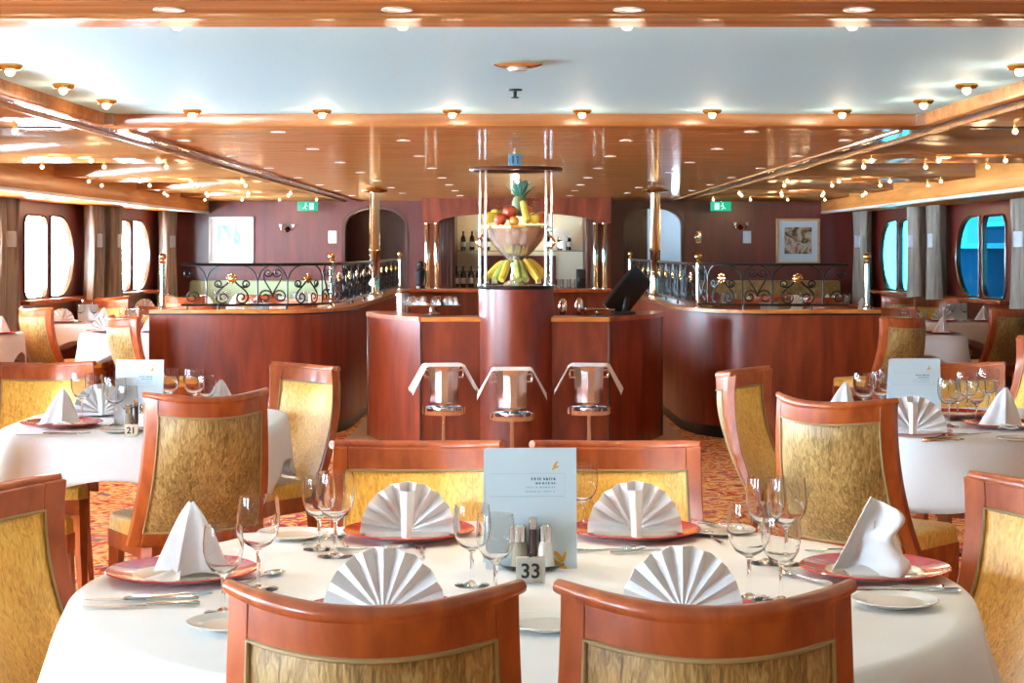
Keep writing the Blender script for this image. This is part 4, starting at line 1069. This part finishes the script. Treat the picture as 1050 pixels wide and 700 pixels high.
# ================================================================== BACKGROUND TABLES
bgn = 0
def bgtable(x, y, a, b, where, chairs, items=2, drop=.27, card=True):
    table(x, y, a, b, 4, 'small table %s' % where)
    cloth(x, y, a, b, 4, lambda th: drop * (.55 + .45 * abs(math.sin(2 * th)) ** 2), 5, 'white tablecloth on the small table %s' % where, .1, seed=int(abs(x * 10 + y)), n=64, amp=.02)
    for cx, cy, fc, lab in chairs: chair_xy(cx, cy, fc, lab)
    for k in range(items):
        xx = x + (k - (items - 1) / 2) * min(a, .28) * 1.3
        plate((xx, y - b * .35, TZ), 0, '%s plate on the small table %s' % (('left', 'right')[k], where))
        (fan if k % 2 == 0 else cone)((xx, y - b * .35, TZ + .007), .2, '%s napkin on the small table %s' % (('left', 'right')[k], where))
        big((xx + .12 * (1 if k == 0 else -1), y + .05, TZ), 0, '%s glass on the small table %s' % (('right', 'left')[k], where))
    if card:
        t = thing('menu_card', 'menu card on the small table %s' % where, 'menu', (x, y + b * .2, TZ)); m = MB(); m.box(-.09, .09, -.001, .001, 0, .16); m.build('front_cover', 'paper', t, smooth=False).rotation_euler = (-.1, 0, 0)
        m = MB(); m.box(-.09, .09, -.001, .001, 0, .16); q = m.build('back_cover', 'paper', t, smooth=False); q.rotation_euler = (.3, 0, 0); q.location = (0, .062, 0)
bgtable(-4.18, 13.75, .28, .34, 'nearest the left window wall, cut by the photo edge', [(-4.03, 14.45, 50, 'olive-backed chair by the left window wall, leftmost turned away')], 2, card=True)
bgtable(-3.85, 15.75, .36, .36, 'under the left windows, with pointed cloth corner', [(-3.90, 16.75, -80, 'green-lit chair at the far side of the left window table')], 2)
bgtable(-3.05, 13.95, .36, .36, 'beside the left partition end', [(-2.90, 12.60, 38, 'pale shimmering chair turned away, beside the left partition end'), (-2.95, 14.88, -95, 'orange-wood chair peeping past the left partition end')], 2, card=False)
bgtable(-3.75, 18.78, .38, .38, 'in the far left corner by the second window', [(-4.14, 17.70, 78, 'chair before the second left window, turned away'), (-3.36, 17.80, 96, 'chair facing away from the viewer near the second left window')], 2)
bgtable(-2.35, 16.2, .42, .42, 'behind the left railing, nearer one', [(-2.75, 15.3, 90, 'chair back showing behind the left railing, left one'), (-1.95, 15.35, 90, 'chair back showing behind the left railing, right one'), (-2.3, 17.1, -90, 'chair facing the viewer behind the left railing')], 2)
bgtable(-2.4, 19.6, .42, .42, 'behind the left railing, by the green banquette', [(-2.75, 18.7, 90, 'chair back before the green banquette, left one'), (-2.0, 18.7, 90, 'chair back before the green banquette, right one')], 2)
bgtable(-3.4, 20.3, .36, .36, 'at the left end of the green banquette', [], 2, card=False)
bgtable(2.35, 16.2, .42, .42, 'behind the right railing, nearer one', [(1.95, 15.35, 90, 'chair back showing behind the right railing, left one'), (2.8, 15.3, 90, 'chair back showing behind the right railing, right one'), (2.3, 17.1, -90, 'chair facing the viewer behind the right railing')], 2)
bgtable(2.4, 19.6, .42, .42, 'behind the right railing, by the gold banquette', [(2.0, 18.7, 90, 'chair back before the gold banquette, left one'), (2.75, 18.7, 90, 'chair back before the gold banquette, right one')], 2)
bgtable(3.4, 20.3, .36, .36, 'at the right end of the gold banquette', [], 2, card=False)
bgtable(3.12, 13.7, .36, .36, 'beside the right partition end', [(2.83, 12.45, 122, 'dark olive-backed chair turned away, beside the right partition end'), (3.1, 14.6, -92, 'chair facing the viewer beside the right partition end')], 2, card=False)
bgtable(4.05, 16.0, .36, .36, 'under the right windows, with pointed cloth corner', [(4.12, 14.35, 122, 'large dark olive chair turned away below the right windows'), (4.05, 17.0, -90, 'chair facing the viewer below the right windows')], 2)
bgtable(3.5, 18.78, .38, .38, 'in the far right corner by the second window', [(3.15, 17.8, 90, 'chair turned away near the second right window'), (3.95, 17.8, 90, 'chair close to the wall near the second right window')], 2)

# ================================================================== CEILING FITTINGS
def lamp_b():
    t = thing('ceiling_lamp', '', 'lamp')
    m = MB(); m.lathe([(.0, 0), (.042, 0), (.045, -.006), (.036, -.018), (.026, -.020), (.022, -.008), (0, -.006)], 24); m.build('ring', 'brass', t)
    m = MB(); m.ball((0, 0, -.024), .017); m.build('bulb', 'bulb', t); return t
lamp = Stamp(lamp_b)
for ci, (y0, y1) in enumerate(coffers):
    rows = [(x, y1 - .30) for x in (-1.49, -.89, -.29, .31, .91, 1.51)] + [(s * 1.76, y1 - .30 - .72 * k) for s in (-1, 1) for k in (.75, 1.75, 2.75)] + [(x, y0 + .22) for x in (-.93, -.31, .31, .93)]
    for x, y in rows:
        lamp((x, y, 2.057), 0, 'brass-ringed bulb around the edge of the pale blue ceiling coffer' if ci == 0 else 'brass-ringed bulb in the coffer above the viewer', 'coffer bulbs' if ci == 0 else 'coffer bulbs above the viewer')
        light('coffer_light', 'POINT', (x, y, 1.93), 1.5, (1, .80, .58), .05)
def spot_b():
    t = thing('downlight', '', 'lamp')
    m = MB(); m.lathe([(.024, .0), (.036, -.001), (.038, -.004), (.030, -.005), (.024, -.001), (.024, 0)], 20); m.build('ring', 'white_trim', t)
    m = MB(); m.lathe([(0, -.001), (.024, -.001), (.024, .0), (0, 0)], 20); m.build('lens', 'spot_glow', t); return t
spot = Stamp(spot_b); sp = []
for k, y in enumerate((8.75, 10.25, 11.85, 13.4, 15.0, 16.7, 18.4)): sp += [(-1.18, y), (1.18, y)] + ([(0, y)] if k > 3 else [])
for y in (9.45, 11.05, 12.7, 14.4, 16.0, 17.6, 19.2): sp += [(-1.78, y), (-.6, y), (.6, y), (1.78, y)]
for i, (x, y) in enumerate(sp):
    spot((x, y, CZ - .001), 0, 'small round downlight in the polished plank ceiling', 'plank ceiling downlights')
    if i % 2 == 0: 
        l = light('ceiling_spot', 'SPOT', (x, y, CZ - .02), 9, (1, .74, .46), .03); l.data.spot_size = 2.3; l.data.spot_blend = .8
for x in (-.82, -.28, .27, .815):
    spot((x, 4.16, 1.984), 0, 'small downlight in the wooden crossbeam nearest the viewer', 'crossbeam downlights')
    l = light('ceiling_spot', 'SPOT', (x, 4.16, 1.96), 9, (1, .74, .46), .03); l.data.spot_size = 2.3; l.data.spot_blend = .8
def bulb_b():
    t = thing('pendant_bulb', '', 'lamp')
    m = MB(); m.lathe([(0, 0), (.010, 0), (.010, -.02), (0, -.02)], 10); m.build('cap', 'brass', t)
    m = MB(); m.ball((0, 0, -.032), .014, n=12); m.build('bulb', 'small_bulb', t); return t
pb = Stamp(bulb_b)
for sx in (-1, 1):
    for y0, y1 in beams[2:]:
        for yy in (y0 + .12, y1 - .12):
            if yy > 21: continue
            for k in range(4):
                x = 2.24 + k * .42 + (.12 if yy > y0 + .5 else 0)
                pb((sx * x, yy, CZ), 0, 'bare bulb hanging in the rows under the %s side ceiling beams' % ('left' if sx < 0 else 'right'), 'side ceiling bulbs, %s' % ('left' if sx < 0 else 'right'))
            light('beam_light', 'POINT', (sx * 2.9, yy, 1.88), 3.2, (1, .68, .36), .05)
    yy = 9.0
    while yy < 21:
        light('soffit_light', 'POINT', (sx * 3.62, yy, 1.93), .16, (1, .62, .28), .02); yy += 1.2
    for y in (-1.5, 2.5, 5.8):
        light('beam_light', 'POINT', (sx * 2.9, y, 1.9), 5, (1, .72, .42), .05)
sd = thing('smoke_detector', 'flat round smoke detector in the middle of the pale blue coffer', 'detector', ((531 - VX) * 6.06 / F, 6.06, 2.057))
m = MB(); m.lathe([(0, 0), (.085, 0), (.085, -.008), (.06, -.016), (0, -.018)], 32); m.build('base', 'pale_brass', sd); m = MB(); m.lathe([(0, -.018), (.035, -.018), (.03, -.028), (0, -.03)], 24); m.build('sensor', 'white_china', sd)
sk = thing('sprinkler', 'small dark sprinkler head behind the smoke detector', 'sprinkler', (0, 7.07, 2.057))
m = MB(); m.lathe([(0, 0), (.03, 0), (.028, -.006), (.008, -.008), (.007, -.03), (0, -.032)], 16); m.build('body', 'iron', sk); m = MB(); m.lathe([(0, -.032), (.016, -.032), (.016, -.036), (0, -.037)], 14); m.build('deflector', 'iron', sk)
sg = thing('hanging_sign', 'tiny blue pictogram sign hanging above the canopy ring', 'sign', (0, 10.55, CZ)); m = MB(); m.box(-.040, .040, -.004, .004, -.085, -.015, .002); m.build('panel', flat('sign_blue', (.06, .22, .36), .4), sg); m = MB(); m.tube([(0, 0, 0), (0, 0, -.015)], .004, 6); m.build('hanger', 'steel', sg)
m = MB(); m.ball((-.014, -.006, -.036), .007, (1, .4, 1), 8); m.tube([(-.014, -.006, -.045), (-.014, -.006, -.074)], .006, 6); m.ball((.014, -.006, -.036), .007, (1, .4, 1), 8); m.tube([(.014, -.006, -.045), (.014, -.006, -.074)], .006, 6); m.build('pictogram', 'black', sg)

# ================================================================== LIGHT
light('alcove_light', 'POINT', (0, BY + .55, 1.80), 9, (1, .86, .62), .05)
light('corridor_light', 'POINT', (2.1, 22.4, 1.8), 14, (.75, .88, 1.0), .1)  # added lamp, stands in for daylight from the bright room beyond the right doorway
light('corridor_light', 'POINT', (-1.9, 22.4, 1.8), 1.2, (1, .6, .35), .1)
w = bpy.data.worlds.new('World'); bpy.context.scene.world = w; w.use_nodes = True; nt = w.node_tree
bg = nt.nodes['Background']; tc = nt.nodes.new('ShaderNodeTexCoord'); sp_ = nt.nodes.new('ShaderNodeSeparateXYZ'); nt.links.new(tc.outputs['Generated'], sp_.inputs[0])
mr = nt.nodes.new('ShaderNodeMapRange'); mr.inputs[1].default_value = -.25; mr.inputs[2].default_value = .25; nt.links.new(sp_.outputs['X'], mr.inputs[0])
cr = ramp(nt, mr.outputs[0], [(0, (.66, .84, 1.0)), (1, (.62, .86, 1.0))]); nt.links.new(cr, bg.inputs[0])
ms = nt.nodes.new('ShaderNodeMapRange'); ms.inputs[3].default_value = 120.0; ms.inputs[4].default_value = 1.1
nt.links.new(mr.outputs[0], ms.inputs[0]); nt.links.new(ms.outputs[0], bg.inputs[1])

# ================================================================== CAMERA
cd = bpy.data.cameras.new('Camera'); cam = bpy.data.objects.new('Camera', cd); C.objects.link(cam)
cd.sensor_width = 36; cd.lens = F / 1050 * 36; cam.location = (0, 0, H); cam.rotation_euler = (PI / 2, 0, 0)
cd.shift_x = -(VX - 525) / 1050; cd.shift_y = -(350 - VY) / 1050; cd.clip_start = .05; cd.clip_end = 100
bpy.context.scene.camera = cam
vs = bpy.context.scene.view_settings; vs.view_transform = 'Standard'; vs.look = 'None'; vs.exposure = 0.38; vs.gamma = 1; vs.use_curve_mapping = False
